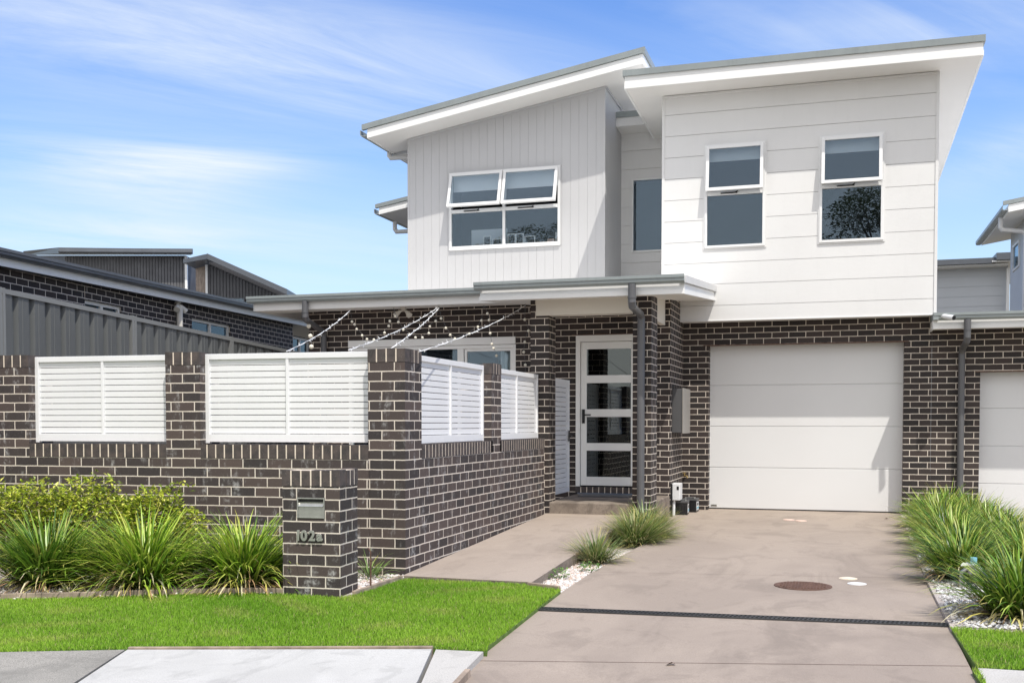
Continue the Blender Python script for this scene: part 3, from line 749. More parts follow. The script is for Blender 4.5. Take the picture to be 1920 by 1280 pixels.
mb = MB(); mb.sweep(GPF, (1.19, 15.59, 1.395), (6, 15.59, 1.395), side=(0, -1, 0)); part2(mb, 'gutter', M['gutter'], rf)
mb = MB(); mb.box(1.185, 1.252, 15.485, YG - .003, 1.40, 1.497); part2(mb, 'roof_capping', M['gutter'], rf)
mb = MB(); mb.tube([(1.618, 15.53, 1.40), (1.618, 15.53, 1.16), (1.617, 15.56, 1.11), (1.61, 15.98, 1.04), (1.605, 16.04, .98), (1.605, 16.045, -1.38)], .045, 14)
mb.tube([(1.605, 16.045, .80), (1.605, 16.045, .79)], .05, 12); mb.tube([(1.618, 15.53, 1.26), (1.618, 15.53, 1.25)], .05, 12); part2(mb, 'downpipe', M['pipe'])
# its upper storey, seen further back
mb = MB(); boards(mb, lambda u, z, d: (4.0 + d, u, z), 25.9, 29.1, 1.8, 4.95, .139, [(27.65, 28.6, 3.70, 4.33)], vertical=True, phase=25.9, gap=.006)
mb.poly([(4.0, 25.9, 1.8), (9, 25.9, 1.8), (9, 25.9, 5.3), (4.0, 25.9, 4.9)])
part2(mb, 'upper_wall', M['bluesid'])
mb = MB()
for a, b, c, d in ((27.65, 27.70, 3.70, 4.33), (28.55, 28.6, 3.70, 4.33), (27.70, 28.55, 3.70, 3.75), (27.70, 28.55, 4.28, 4.33)): mb.box(3.97, 4.04, a, b, c, d)
w = part2(mb, 'window', M['alu']); mb = MB(); mb.box(4.0, 4.01, 27.7, 28.55, 3.75, 4.28); part2(mb, 'pane', M['glass'], w)
mb = MB(); mb.box(4.5, 4.52, 27.4, 28.9, 3.4, 4.5); part2(mb, 'room_lining', M['darkin'], w)
zn = lambda x: 4.60 + .17 * (x - 3.45)
x0, y0 = 3.45, 25.45
mb = MB(); mb.hexa([(x0, y0, zn(x0)), (9, y0, zn(9)), (9, 30, zn(9)), (x0, 30, zn(x0))], [(x0, y0, zn(x0) + .16), (9, y0, zn(9) + .16), (9, 30, zn(9) + .16), (x0, 30, zn(x0) + .16)]); rf = part2(mb, 'roof', M['soffit'])
mb = MB(); mb.sweep(fascia_profile(.16), (x0 - .01, y0, zn(x0) - .01), (9, y0, zn(9) - .01), side=(0, -1, 0)); mb.box(x0 - .02, x0, y0, 30, zn(x0) - .01, zn(x0) + .11); part2(mb, 'fascia', M['white'], rf)
mb = MB(); mb.sweep(rim(.16, .09), (x0 - .12, y0, zn(x0 - .12)), (9, y0, zn(9)), side=(0, -1, 0)); part2(mb, 'roof_capping', M['gutter'], rf)
mb = MB(); mb.sweep(GP, (x0 - .022, y0 - .03, zn(x0) + .03), (x0 - .022, 30.2, zn(x0) + .03), side=(-1, 0, 0)); part2(mb, 'gutter', M['gutter'], rf)
mb = MB(); mb.tube([(3.40, 26.3, 4.65), (3.40, 26.3, 4.42), (3.44, 26.3, 4.36), (3.86, 26.3, 4.30), (3.92, 26.3, 4.24), (3.92, 26.3, 1.8)], .055, 10); part2(mb, 'downpipe', M['pipew'])

ORG3 = (4, 34, -1.4)
BH = root('rear_house', ORG3, 'blue grey weatherboard house with charcoal gutter seen behind the right roofs', 'house')
def part3(mb, name, mat, par=None, **k): return mb.build(name, mat, par if par is not None else BH, org=ORG3, **k)
mb = MB(); boards(mb, FY(33.6), 0, 4.56, -1.4, 4.55, .29, [], phase=3.38, gap=.012); mb.poly([(4.56, 33.6, -1.4), (4.56, 40, -1.4), (4.56, 40, 4.5), (4.56, 33.6, 4.5)]); part3(mb, 'wall', M['bluesid'])
mb = MB(); mb.box(-.3, 4.5, 33.1, 40, 4.50, 4.54); mb.box(4.05, 5.2, 32.9, 40, 4.56, 4.60); part3(mb, 'soffit', M['white'])
mb = MB(); mb.box(-.3, 4.15, 33.0, 40, 4.545, 4.70); mb.box(4.15, 5.3, 32.8, 40, 4.605, 4.80); part3(mb, 'gutter', M['darkgut'])
mb = MB(); mb.box(4.50, 4.58, 33.4, 33.55, -1.4, 4.44); part3(mb, 'downpipe', M['white'])

# ------------------------------------------------------------------ front garden wall
FA = R(3.3)
ORG4 = (-3.62, 8.55, -1.4)
GW = root('garden_wall', ORG4, 'dark brick front garden wall with raised piers and white slat infill panels', 'wall')
ca, sa = math.cos(FA), math.sin(FA)
def part4(mb, name, mat, par=None, front=False, **k):
    if front:       # geometry given in the turned frame of the street-side run
        o = mb.build(name, mat, None, org=(0, 0, 0), **k)
        o.location = (0, 0, -ORG4[2]) if par is None else (0, 0, 0)
        o.rotation_euler.z = FA if par is None else 0
        o.parent = par if par is not None else GW
        return o
    return mb.build(name, mat, par if par is not None else GW, org=ORG4, **k)
def slat_panel(kind, a, b, z0, z1, s, front):
    "kind frame: along coordinate a..b, s is the set-back coordinate"
    fr = MB(); sm = MB(); w = .04
    mid = (a + b) / 2
    def bx(m, u0, u1, d0, d1, c, d):
        if front: m.box(u0, u1, s + d0, s + d1, c, d)
        else: m.box(s - d1, s - d0, u0, u1, c, d)
    bx(fr, a, a + w, 0, .045, z0, z1 - .0); bx(fr, b - w, b, 0, .045, z0, z1 - .0)
    bx(fr, a + w, b - w, .001, .044, z1 - .052, z1); bx(fr, a + w, b - w, .001, .044, z0 + .012, z0 + .085)
    bx(fr, mid - .014, mid + .014, .004, .042, z0 + .085, z1 - .052)
    n = 12; top = z1 - .052; bot = z0 + .085; p = (top - bot) / n
    for k in range(n):
        c = bot + k * p + .0065
        for u0, u1 in ((a + w, mid - .014), (mid + .014, b - w)):
            bx(sm, u0, u1, .020, .036, c, c + p - .0065)
    o = part4(fr, 'slat_panel', M['slat'], None, front, bevel=.003)
    c = part4(sm, 'slats', M['slat'], o, front, bevel=.002)
    if not front: c.location = (0, 0, 0)
    return o
# street side (turned frame, x runs right to the corner)
mb = MB(); mb.box(-6.5, -.345, .012, .25, -1.42, -.321); part4(mb, 'brick_wall', M['fence_brick'], front=True)
for a, b in ((-6.4, -4.20), (-3.82, -2.335), (-2.0, -.348)):
    mb = MB(); soldier(mb, a, b, .008, .255, -.318, -.192); part4(mb, 'cap_course', [M['cap'], M['mortar']], front=True)
def pier(a, front=True):
    mb = MB(); mb.box(a, a + .352, .006, .356, -1.42, .531); part4(mb, 'pier', M['fence_brick'], front=True)
    mb = MB(); soldier(mb, a - .002, a + .354, .004, .358, .534, .652); part4(mb, 'pier_cap', [M['cap'], M['mortar']], front=True)
pier(-2.335); pier(-4.155)
slat_panel('s', -3.805, -2.335, -.184, .636, .10, True)
slat_panel('s', -1.985, -.345, -.184, .636, .10, True)
slat_panel('s', -6.3, -4.155, -.184, .636, .10, True)
# corner pier (square to the house) and the side run back to the porch
mb = MB(); mb.box(-3.972, -3.62, 8.55, 8.93, -1.42, .531); part4(mb, 'pier', M['fence_brick'])
mb = MB(); soldier(mb, -3.974, -3.618, 8.548, 8.662, .534, .652); soldier(mb, -3.735, -3.618, 8.672, 8.932, .534, .652, 'y'); soldier(mb, -3.974, -3.745, 8.672, 8.932, .534, .645, 'y'); part4(mb, 'pier_cap', [M['cap'], M['mortar']])
mb = MB(); mb.box(-3.86, -3.622, 8.93, 13.10, -1.42, -.321); part4(mb, 'brick_wall', M['fence_brick'])
for a, b in ((8.94, 10.98), (11.24, 13.15)):
    mb = MB(); soldier(mb, -3.865, -3.618, a, b, -.318, -.192, 'y'); part4(mb, 'cap_course', [M['cap'], M['mortar']])
mb = MB(); mb.box(-3.88, -3.628, 13.10, 13.14, -1.42, -.325); part4(mb, 'wall_end', M['fence_brick'])
mb = MB(); mb.box(-3.97, -3.618, 10.93, 11.28, -1.42, .531); part4(mb, 'pier', M['fence_brick'])
mb = MB(); soldier(mb, -3.972, -3.73, 10.928, 11.282, .534, .640, 'y'); soldier(mb, -3.72, -3.616, 10.928, 11.282, .534, .652, 'y'); part4(mb, 'pier_cap', [M['cap'], M['mortar']])
slat_panel('s', 8.94, 10.925, -.20, .625, -3.70, False)
slat_panel('s', 11.285, 13.09, -.20, .620, -3.70, False)

# courtyard gate
GO = (-3.64, 13.5, -.97)
G = root('slat_gate', GO, 'tall white slatted gate between the porch pier and the entry wall', 'gate')
mb = MB(); a, b, z0, z1 = 13.46, 14.48, -.955, .60
for u0, u1 in ((a, a + .05), (b - .05, b)): mb.box(-3.68, -3.635, u0, u1, z0, z1)
mb.box(-3.679, -3.636, a + .05, b - .05, z1 - .05, z1); mb.box(-3.679, -3.636, a + .05, b - .05, z0, z0 + .07)
mb.build('gate_frame', M['slat'], G, org=GO, bevel=.003)
mb = MB(); n = 22; p = (z1 - z0 - .12) / n
for k in range(n): mb.box(-3.668, -3.650, a + .05, b - .05, z0 + .07 + k * p + .008, z0 + .07 + (k + 1) * p)
mb.build('slats', M['slat'], G, org=GO)
mb = MB(); mb.tube([(-3.63, 14.44, -.18), (-3.59, 14.44, -.18), (-3.59, 14.36, -.18)], .008, 6); mb.box(-3.636, -3.628, 14.41, 14.47, -.25, -.10); mb.build('latch', M['black'], G, org=GO)

# ------------------------------------------------------------------ letterbox pillar
LA = R(3.0); LO = (-4.165, 7.385, -1.40)
LB = root('letterbox', LO, 'brick letterbox pillar numbered 102a standing at the edge of the lawn', 'letterbox', rz=LA)
def part5(mb, name, mat, par=None, **k):
    o = mb.build(name, mat, None, org=(0, 0, 0), **k); o.parent = par if par is not None else LB; return o
zt = -.363 - LO[2]
mb = MB(); mb.panel(lambda u, z, d: (u, d, z), 0, .482, -.05, zt - .128, [(.122, .358, .662, .825)], 0, .05)
mb.poly([(.482, 0, -.05), (.482, .35, -.05), (.482, .35, zt - .128), (.482, 0, zt - .128)]); mb.poly([(0, .35, -.05), (0, 0, -.05), (0, 0, zt - .128), (0, .35, zt - .128)])
mb.poly([(.482, .35, -.05), (0, .35, -.05), (0, .35, zt - .128), (.482, .35, zt - .128)]); mb.poly([(0, 0, zt - .128), (.482, 0, zt - .128), (.482, .35, zt - .128), (0, .35, zt - .128)])
part5(mb, 'pillar', M['letter_brick'])
mb = MB(); soldier(mb, -.003, .485, -.003, .115, zt - .125, zt, rnd=.008); soldier(mb, .37, .486, .125, .353, zt - .125, zt, 'y', .008); soldier(mb, -.003, .36, .125, .353, zt - .125, zt - .01, rnd=.004)
part5(mb, 'cap_course', [M['cap'], M['mortar']])
mb = MB(); frame_rect(mb, .124, .356, .664, .823, -.006, .03, .010); mb.box(.134, .346, .0, .004, .674, .752)
sl_ = part5(mb, 'letter_slot', M['steel'], bevel=.001)
mb = MB(); mb.box(.134, .346, .028, .034, .67, .82); part5(mb, 'slot_opening', M['black'], sl_)
mb = MB(); mb.hexa([(.136, -.010, .752), (.344, -.010, .752), (.344, .018, .786), (.136, .018, .786)], [(.136, -.012, .755), (.344, -.012, .755), (.344, .016, .789), (.136, .016, .789)]); part5(mb, 'slot_flap', M['steel'], sl_)
xx = .128
for ch in '102a':
    cu = bpy.data.curves.new('digit', 'FONT'); cu.body = ch; cu.size = .108; cu.extrude = .006; cu.offset = .0042; cu.bevel_depth = .0006
    to = bpy.data.objects.new('tmp', cu); COL.objects.link(to); bpy.context.view_layer.update()
    me = bpy.data.meshes.new_from_object(to.evaluated_get(bpy.context.evaluated_depsgraph_get())); COL.objects.unlink(to); bpy.data.objects.remove(to)
    xs_ = [v.co.x for v in me.vertices]; wd = max(xs_) - min(xs_)
    o = bpy.data.objects.new('number_digit', me); COL.objects.link(o); me.materials.append(M['steel'])
    o.parent = LB; o.location = (xx - min(xs_), -.012, .492); o.rotation_euler = (math.pi / 2, 0, 0)
    xx += wd + .010
# rusty stake beside it
mb = MB(); mb.tube([(-3.60, 7.78, -1.36), (-3.60, 7.79, -1.09)], .008, 8); mb.tube([(-3.60, 7.79, -1.10), (-3.603, 7.79, -1.03), (-3.625, 7.79, -1.0)], .006, 8); mb.ball((-3.60, 7.79, -1.10), .012)
tag(mb.build('garden_tap_riser', M['rust']), 'thin rusty pipe standing in gravel behind the numbered letterbox pillar', 'pipe')

# ------------------------------------------------------------------ left boundary fence
CF = root('metal_fence', (-9.0, 9.0, -1.4), 'tall grey ribbed sheet metal fence along the left boundary', 'fence')
OC = (-9.0, 9.0, -1.4)
zf = lambda y: 1.51 - (y - 9.74) * .040
def fpart(mb, name, mat, par=None, **k): return mb.build(name, mat, par or CF, org=OC, **k)
posts = [7.35, 9.72, 12.05, 14.42, 16.79]
for a, b in zip(posts, posts[1:]):
    mb = MB(); n = 9; p = (b - a) / n; pts = []
    for k in range(n):
        y = a + k * p
        pts += [(-9.0, y), (-9.0, y + p * .22), (-8.995, y + p * .235), (-8.995, y + p * .26), (-9.0, y + p * .275), (-9.0, y + p * .48), (-9.0, y + p * .62), (-9.048, y + p * .74), (-9.048, y + p * .90)]
    pts.append((-9.0, b))
    for q, r_ in zip(pts, pts[1:]):
        mb.poly([(q[0], q[1], -1.4), (r_[0], r_[1], -1.4), (r_[0], r_[1], zf(r_[1]) - .02), (q[0], q[1], zf(q[1]) - .02)])
    fpart(mb, 'sheet_panel', M['fence'])
    mb = MB()
    mb.sweep([(-.06, 0), (.015, 0), (.015, -.055), (.008, -.055), (.008, -.032), (.012, -.028), (.004, -.022), (-.05, -.022), (-.05, -.055), (-.06, -.055)], (-9.0, a, zf(a)), (-9.0, b, zf(b)), side=(1, 0, 0))
    fpart(mb, 'top_rail', M['fencecap'])
for y in posts:
    mb = MB(); mb.box(-9.055, -8.983, y - .045, y - .008, -1.4, zf(y) + .012); mb.box(-9.055, -8.983, y + .008, y + .045, -1.4, zf(y) + .008); mb.box(-9.05, -8.99, y - .012, y + .012, -1.4, zf(y)); fpart(mb, 'post', M['fencecap'])

# ------------------------------------------------------------------ single-storey brick house to the left
da = R(90 + 6.856); NO = (-9.96, 10.896, -1.4)
NB = root('neighbour_house', NO, 'single storey dark brick house with pale fascia behind the left fence', 'house', rz=da)
def p6(mb, name, mat, par=None, **k):
    o = mb.build(name, mat, None, org=(0, 0, 0), **k); o.parent = par if par is not None else NB; return o
def Z6(z): return z + 1.4
w6 = [(1.64, 2.59, Z6(1.1), Z6(1.735)), (4.80, 6.28, Z6(.9), Z6(1.79)), (9.28, 10.25, Z6(.9), Z6(1.845))]
zfa = lambda u: Z6(1.918 + .0165 * u)
mb = MB(); mb.panel(lambda u, z, d: (u, d, z), -6, 16, 0, 3.2, w6, 0, .1, ztop=lambda u: zfa(u) + .035); p6(mb, 'brick_wall', M['nb_brick'])
mb = MB(); mb.box(1.637, 1.643, -.004, .01, Z6(1.735), 3.33); p6(mb, 'control_joint', M['mortar']); mb = MB(); mb.box(9.277, 9.283, -.004, .01, Z6(1.845), 3.4); p6(mb, 'control_joint', M['mortar'])
for a, b, c, d in w6:
    mb = MB(); frame_rect(mb, a, b, c, d, .03, .09, .05); mb.box((a + b) / 2 - .03, (a + b) / 2 + .03, .03, .09, c + .05, d - .05); w = p6(mb, 'window', M['cream'])
    mb = MB(); mb.box(a + .05, b - .05, .06, .066, c, d - .05); p6(mb, 'pane', M['glass'], w)
    mb = MB(); mb.box(a - .1, b + .1, .5, .52, c - .1, d + .1); mb.box(a, b, .1, .5, d + .02, d + .03); p6(mb, 'room_lining', M['darkin'], w)
mb = MB()
A, B = -6, 16
mb.hexa([(A, -.12, zfa(A) - .002), (B, -.12, zfa(B) - .002), (B, .6, zfa(B) + .04), (A, .6, zfa(A) + .04)], [(A, -.12, zfa(A) + .14), (B, -.12, zfa(B) + .14), (B, .6, zfa(B) + .27), (A, .6, zfa(A) + .27)])
mb.hexa([(A, .6, zfa(A) + .04), (B, .6, zfa(B) + .04), (B, 6, zfa(B) + .3), (A, 6, zfa(A) + .3)], [(A, .6, zfa(A) + .27), (B, .6, zfa(B) + .27), (B, 6, zfa(B) + .32), (A, 6, zfa(A) + .32)])
rf = p6(mb, 'roof', M['darkgut'])
mb = MB(); mb.hexa([(A, -.145, zfa(A)), (B, -.145, zfa(B)), (B, -.121, zfa(B)), (A, -.121, zfa(A))], [(A, -.145, zfa(A) + .125), (B, -.145, zfa(B) + .125), (B, -.121, zfa(B) + .125), (A, -.121, zfa(A) + .125)]); p6(mb, 'fascia', M['white'], rf)
mb = MB(); mb.sweep(GPF, (A, -.146, zfa(A) + .10), (B, -.146, zfa(B) + .10), side=(0, -1, 0)); mb.box(A, A + .01, -.2, -.14, zfa(A), zfa(A) + .1); p6(mb, 'gutter', M['darkgut'], rf)
mb = MB(); mb.tube([(4.24, -.07, zfa(4.2) - .08), (4.24, -.07, 1.0)], .05, 10); p6(mb, 'downpipe', M['cream'])
# twin floodlight on that house
def floodlight(name, loc, rz, label, s=1.0, mat='plast'):
    L = root(name, loc, label, 'light', rz=rz)
    def q(mb, n, m, **k):
        o = mb.build(n, m, None, org=(0, 0, 0), **k); o.parent = L; return o
    mb = MB(); mb.tube([(0, 0, .0), (0, 0, -.035 * s)], .055 * s, 14); mb.tube([(0, 0, -.03 * s), (0, 0, -.06 * s)], .025 * s, 10); q(mb, 'base', M[mat], smooth=False)
    for sx in (-1, 1):
        mb = MB(); mb.tube([(sx * .01 * s, 0, -.05 * s), (sx * .05 * s, -.02 * s, -.07 * s), (sx * .075 * s, -.03 * s, -.085 * s), (sx * .15 * s, -.06 * s, -.16 * s)], [.012 * s, .02 * s, .03 * s, .055 * s], 14); q(mb, 'lamp_head', M[mat])
    return L
floodlight('floodlight', (-6.18, 14.55, 1.705), 0, 'cream twin head floodlight under the eave above the courtyard window', .8, 'cream')
floodlight('floodlight', (-10.42, 15.1, 2.0), da, 'cream twin head floodlight on the brick neighbour house above the fence', .95, 'cream')
mb = MB(); mb.tube([(-10.9, 11.6, 2.12), (-10.9, 11.6, 2.36)], .038, 12); mb.tube([(-10.9, 11.6, 2.36), (-10.9, 11.6, 2.40)], .048, 12)
mb.build('tmp', M['plast']) if False else None

# ------------------------------------------------------------------ charcoal houses behind the left roof (placed along the view bearing)
B0 = R(17.2)
fwd = Vector((-math.sin(B0), math.cos(B0), 0)); rgt = Vector((math.cos(B0), math.sin(B0), 0))
def bh(name, label, dist, u):
    p = fwd * dist + rgt * u
    return root(name, (p.x, p.y, -1.4), label, 'house', rz=B0)
DA = bh('charcoal_house', 'charcoal clad upper storey with flat grey gutter behind the left roof', 27, -10)
def p7(P, mb, name, mat, par=None, **k):
    o = mb.build(name, mat, None, org=(0, 0, 0), **k); o.parent = par if par is not None else P; return o
def ribs(mb, x0, x1, z0, ztop, y, p=.075):
    n = int((x1 - x0) / p)
    for k in range(n):
        a = x0 + (x1 - x0) * k / n; b = a + (x1 - x0) / n
        mb.poly([(a, y, z0), (a + .75 * (b - a), y, z0), (a + .75 * (b - a), y, ztop(a)), (a, y, ztop(a))])
        mb.poly([(a + .75 * (b - a), y, z0), (a + .85 * (b - a), y + .02, z0), (a + .85 * (b - a), y + .02, ztop(a)), (a + .75 * (b - a), y, ztop(a))])
        mb.poly([(a + .85 * (b - a), y + .02, z0), (b, y, z0), (b, y, ztop(b)), (a + .85 * (b - a), y + .02, ztop(a))])
# local x = along picture; u(px) at 27 m = (px-960)/1990*27 + 10 ; z = (793-py)/1990*27 + 1.4
U = lambda px, D=27.0, o=10: (px - 960) / 1990 * D + o
Z = lambda py, D=27.0: (793 - py) / 1990 * D + 1.4
mb = MB(); ribs(mb, U(127), U(352), 0, lambda x: Z(481), 0); p7(DA, mb, 'wall', M['darkclad'])
mb = MB(); mb.poly([(U(127), 0, 0), (U(127), 0, Z(481)), (U(70, 30), 3, Z(481, 30)), (U(70, 30), 3, 0)]); mb.poly([(U(352), 0, 0), (U(352), 5, 0), (U(352), 5, Z(481)), (U(352), 0, Z(481))]); p7(DA, mb, 'side_wall', M['darkclad'])
mb = MB()
mb.hexa([(U(125), -.25, Z(480)), (U(370), -.25, Z(480)), (U(362, 31), 4, Z(480, 31)), (U(55, 31), 4, Z(480, 31))], [(U(123), -.25, Z(469)), (U(370), -.25, Z(472)), (U(362, 31), 4, Z(473, 31)), (U(48, 31), 4, Z(473, 31))]); p7(DA, mb, 'roof', M['darkgut'])
mb = MB(); mb.sweep([(0, 0), (.06, .0), (.09, .03), (.09, .06), (.06, .06), (.05, .09), (.05, .13), (0, .13)], (U(125), -.25, Z(480)), (U(371), -.25, Z(481.5)), side=(0, -1, 0)); p7(DA, mb, 'gutter', M['darkgut'])
mb = MB(); mb.box(U(352) - .02, U(352) + .04, -.03, .03, 0, Z(482)); p7(DA, mb, 'corner_trim', M['white'])
mb = MB(); mb.tube([(U(96), 1.0, Z(478)), (U(96), .9, Z(484)), (U(100), .6, Z(489)), (U(117), .4, Z(492))], .06, 8); p7(DA, mb, 'downpipe', M['darkgut'])
mb = MB(); mb.tube([(U(107), 2.5, Z(474)), (U(107), 2.5, Z(461))], .035, 8); p7(DA, mb, 'roof_vent', M['rust'])

D2 = 25.0
DB = bh('charcoal_house', 'charcoal clad house whose grey roof rake slopes down to the right', D2, -8)
u = lambda px: U(px, D2, 8); z = lambda py: Z(py, D2)
zr2 = lambda x: z(497) - (x - u(390)) * (z(497) - z(566)) / (u(545) - u(390))
mb = MB(); ribs(mb, u(392), u(548), 0, lambda x: zr2(x), 0); p7(DB, mb, 'wall', M['darkclad'])
mb = MB(); mb.poly([(u(356), .6, 0), (u(392), 0, 0), (u(392), 0, z(498)), (u(356), .6, z(498))]); p7(DB, mb, 'side_wall', M['timber'])
mb = MB(); mb.box(u(389), u(393), -.04, .02, 0, z(498)); p7(DB, mb, 'corner_trim', M['white'])
mb = MB()
mb.hexa([(u(409), -.7, z(494)), (u(552), -.7, z(558)), (u(548), .2, z(567)), (u(391), .2, z(497))], [(u(409), -.7, z(492)), (u(552), -.7, z(556)), (u(548), .2, z(565)), (u(391), .2, z(495))]); p7(DB, mb, 'soffit', M['pinksof'])
mb = MB(); mb.hexa([(u(408), -.72, z(496)), (u(552), -.72, z(560)), (u(552), 3, z(560)), (u(352), 3, z(496))], [(u(408), -.72, z(486)), (u(552), -.72, z(550)), (u(552), 3, z(550)), (u(352), 3, z(490))])
mb.hexa([(u(352), -.2, z(497)), (u(408), -.73, z(496)), (u(408), 1, z(496)), (u(352), 1, z(497))], [(u(352), -.2, z(490)), (u(408), -.73, z(487)), (u(408), 1, z(487)), (u(352), 1, z(490))]); p7(DB, mb, 'roof', M['darkgut'])
mb = MB(); mb.box(u(411), u(462), -.06, -.01, z(575), z(560)); w = p7(DB, mb, 'window', M['darkgut']); mb = MB(); mb.box(u(413), u(460), -.07, -.062, z(574), z(562)); p7(DB, mb, 'pane', M['glass'], w)

# white flue on the neighbour roof
FP = (-11.6, 11.9, 2.2)
V = root('roof_flue', FP, 'short white capped flue standing on the left neighbour roof', 'flue')
mb = MB(); mb.tube([FP, (FP[0], FP[1], 2.50)], .036, 12); mb.build('pipe', M['plast'], V, org=FP)
mb = MB(); mb.tube([(FP[0], FP[1], 2.50), (FP[0], FP[1], 2.56)], .046, 12); mb.build('cap', M['plast'], V, org=FP)

# ------------------------------------------------------------------ small things on the house
# meter box
MO = (-2.28, 15.35, .17)
mb_ = root('meter_box', MO, 'tall grey meter box fixed on brick beside the garage door', 'meter box')
m_ = MB(); m_.box(-2.279, -2.135, 15.0, 15.70, -.135, .485); m_.build('body', M['greybox'], mb_, org=MO, bevel=.006)
m_ = MB(); m_.box(-2.134, -2.118, 14.99, 15.71, -.145, .495); m_.build('door', M['beigebox'], mb_, org=MO, bevel=.004)
# NBN style utility box
MO = (-2.28, 15.1, -1.0)
b_ = root('cable_box', MO, 'small white utility box low on the brick return wall above the black batteries', 'utility box')
m_ = MB(); m_.box(-2.279, -2.16, 15.0, 15.24, -1.09, -.85); m_.build('body', M['plast'], b_, org=MO, bevel=.008)
m_ = MB(); m_.box(-2.205, -2.175, 14.996, 15.0, -.94, -.89); m_.build('badge', M['black'], b_, org=MO)
m_ = MB(); m_.tube([(-2.25, 15.05, -1.09), (-2.25, 15.02, -1.31)], .02, 8); m_.build('conduit', M['plast'], b_, org=MO)
m_ = MB(); m_.tube([(-2.262, 14.90, -.85), (-2.262, 14.91, -1.31)], .013, 8); m_.build('cable', M['black'], b_, org=MO)
# tap
TO = (-2.24, 16.1, -.79)
t_ = root('garden_tap', TO, 'brass garden tap on brick wall just left of the garage door', 'tap')
m_ = MB(); m_.tube([(-2.24, 16.1, -.79), (-2.24, 16.0, -.79), (-2.20, 15.96, -.79), (-2.185, 15.96, -.82)], .014, 8); m_.build('spout', M['brass'], t_, org=TO)
m_ = MB(); m_.tube([(-2.24, 16.0, -.79), (-2.24, 16.0, -.745)], .009, 8); m_.tube([(-2.265, 16.0, -.745), (-2.215, 16.0, -.745)], .008, 8); m_.build('handle', M['brass'], t_, org=TO)
# car batteries
def battery(loc, rz, label, s=1):
    b = root('car_battery', loc, label, 'battery', 'black batteries by the garage', rz)
    def q(mb, n, m, par=None, **k):
        o = mb.build(n, m, None, org=(0, 0, 0), **k); o.parent = par or b; return o
    mb = MB(); mb.box(0, .19, 0, .24, 0, .17)
    for k in range(4): mb.box(.02 + k * .042, .05 + k * .042, -.005, 0, .02, .14)
    c = q(mb, 'case', M['black'], bevel=.004)
    mb = MB(); mb.box(-.006, .196, -.006, .246, .17, .20); mb.box(.04, .15, .03, .21, .20, .215); q(mb, 'lid', M['greybox'], bevel=.004)
    for px, py in ((.03, .03), (.16, .03)):
        mb = MB(); mb.tube([(px, py, .20), (px, py, .222)], .012, 10); q(mb, 'terminal', M['steel'])
    mb = MB(); mb.box(.19, .193, .03, .21, .03, .15); l = q(mb, 'label_sticker', M['plast'])
    mb = MB(); mb.box(.1935, .195, .03, .21, .05, .075); q(mb, 'label_stripe', M['blue'], l)
    mb = MB(); mb.box(.1935, .195, .05, .17, .10, .135); q(mb, 'label_print', M['greybox'], l)
    return b
battery((-2.265, 15.16, zd(15.2)), R(3), 'nearer and larger black battery with white sticker by the brick return')
battery((-2.20, 15.62, zd(15.7)), R(-2), 'farther black battery tucked behind the first against the garage wall')
# security camera
CO = (1.30, 15.5, 1.46)
c_ = root('security_camera', CO, 'white bullet security camera on the gutter corner right of the garage', 'camera')
m_ = MB(); m_.tube([(1.29, 15.52, 1.455), (1.43, 15.38, 1.41)], [.03, .034], 14); m_.build('body', M['plast'], c_, org=CO)
m_ = MB(); m_.tube([(1.43, 15.38, 1.41), (1.437, 15.373, 1.408)], .030, 14); m_.build('lens', M['black'], c_, org=CO)
m_ = MB(); m_.tube([(1.29, 15.52, 1.455), (1.24, 15.57, 1.45), (1.21, 15.60, 1.45)], .016, 8); m_.box(1.19, 1.22, 15.56, 15.62, 1.41, 1.50); m_.build('bracket', M['steel'], c_, org=CO)
# doormat
m_ = MB(); m_.box(-3.45, -2.75, 14.2, 14.65, -1.011, -.998); tag(m_.build('doormat', M['greybox'], bevel=.003), 'grey doormat on the porch landing below the front door', 'doormat')

# items on the bedroom sill
def frame_item(x, w, h, label, y=16.565, z=2.9, mat='white', inner='black', b=.014):
    r_ = root('picture_frame', (x, y, z), label, 'picture frame', 'frames standing on the bedroom window sill')
    m1 = MB(); frame_rect(m1, x, x + w, z, z + h, y - .01, y + .01, b); m1.build('frame', M[mat], r_, org=(x, y, z))
    m1 = MB(); m1.box(x + b, x + w - b, y, y + .005, z + b, z + h - b); m1.build('picture', M[inner], r_, org=(x, y, z))
frame_item(-5.615, .13, .155, 'white picture frame at left half of the window, the taller of two')
frame_item(-5.465, .165, .10, 'low wide white picture frame next to the window mullion')
frame_item(-5.20, .135, .17, 'tall white picture frame just right of the mullion')
frame_item(-5.063, .135, .165, 'tall white picture frame second from the mullion on the right half')
frame_item(-4.915, .18, .12, 'low wide white picture frame at right half of the window')
m_ = MB(); m_.box(-5.93, -5.30, 16.86, 16.88, 2.80, 3.22); tag(m_.build('white_board', M['blind'], bevel=.004), 'pale board standing inside behind the left half of the bedroom window', 'board')
m_ = MB(); m_.box(-4.545, -4.43, 16.60, 16.68, 2.895, 2.965); tag(m_.build('storage_box', M['pink'], bevel=.004), 'small pink box on the bedroom window sill', 'box')
cx = root('letter_ornament', (-4.40, 16.64, 2.895), 'white card with a brown letter A standing at right end of the sill', 'ornament')
m_ = MB(); m_.box(-4.42, -4.33, 16.64, 16.65, 2.895, 3.07); m_.build('card', M['white'], cx, org=(-4.40, 16.64, 2.895))
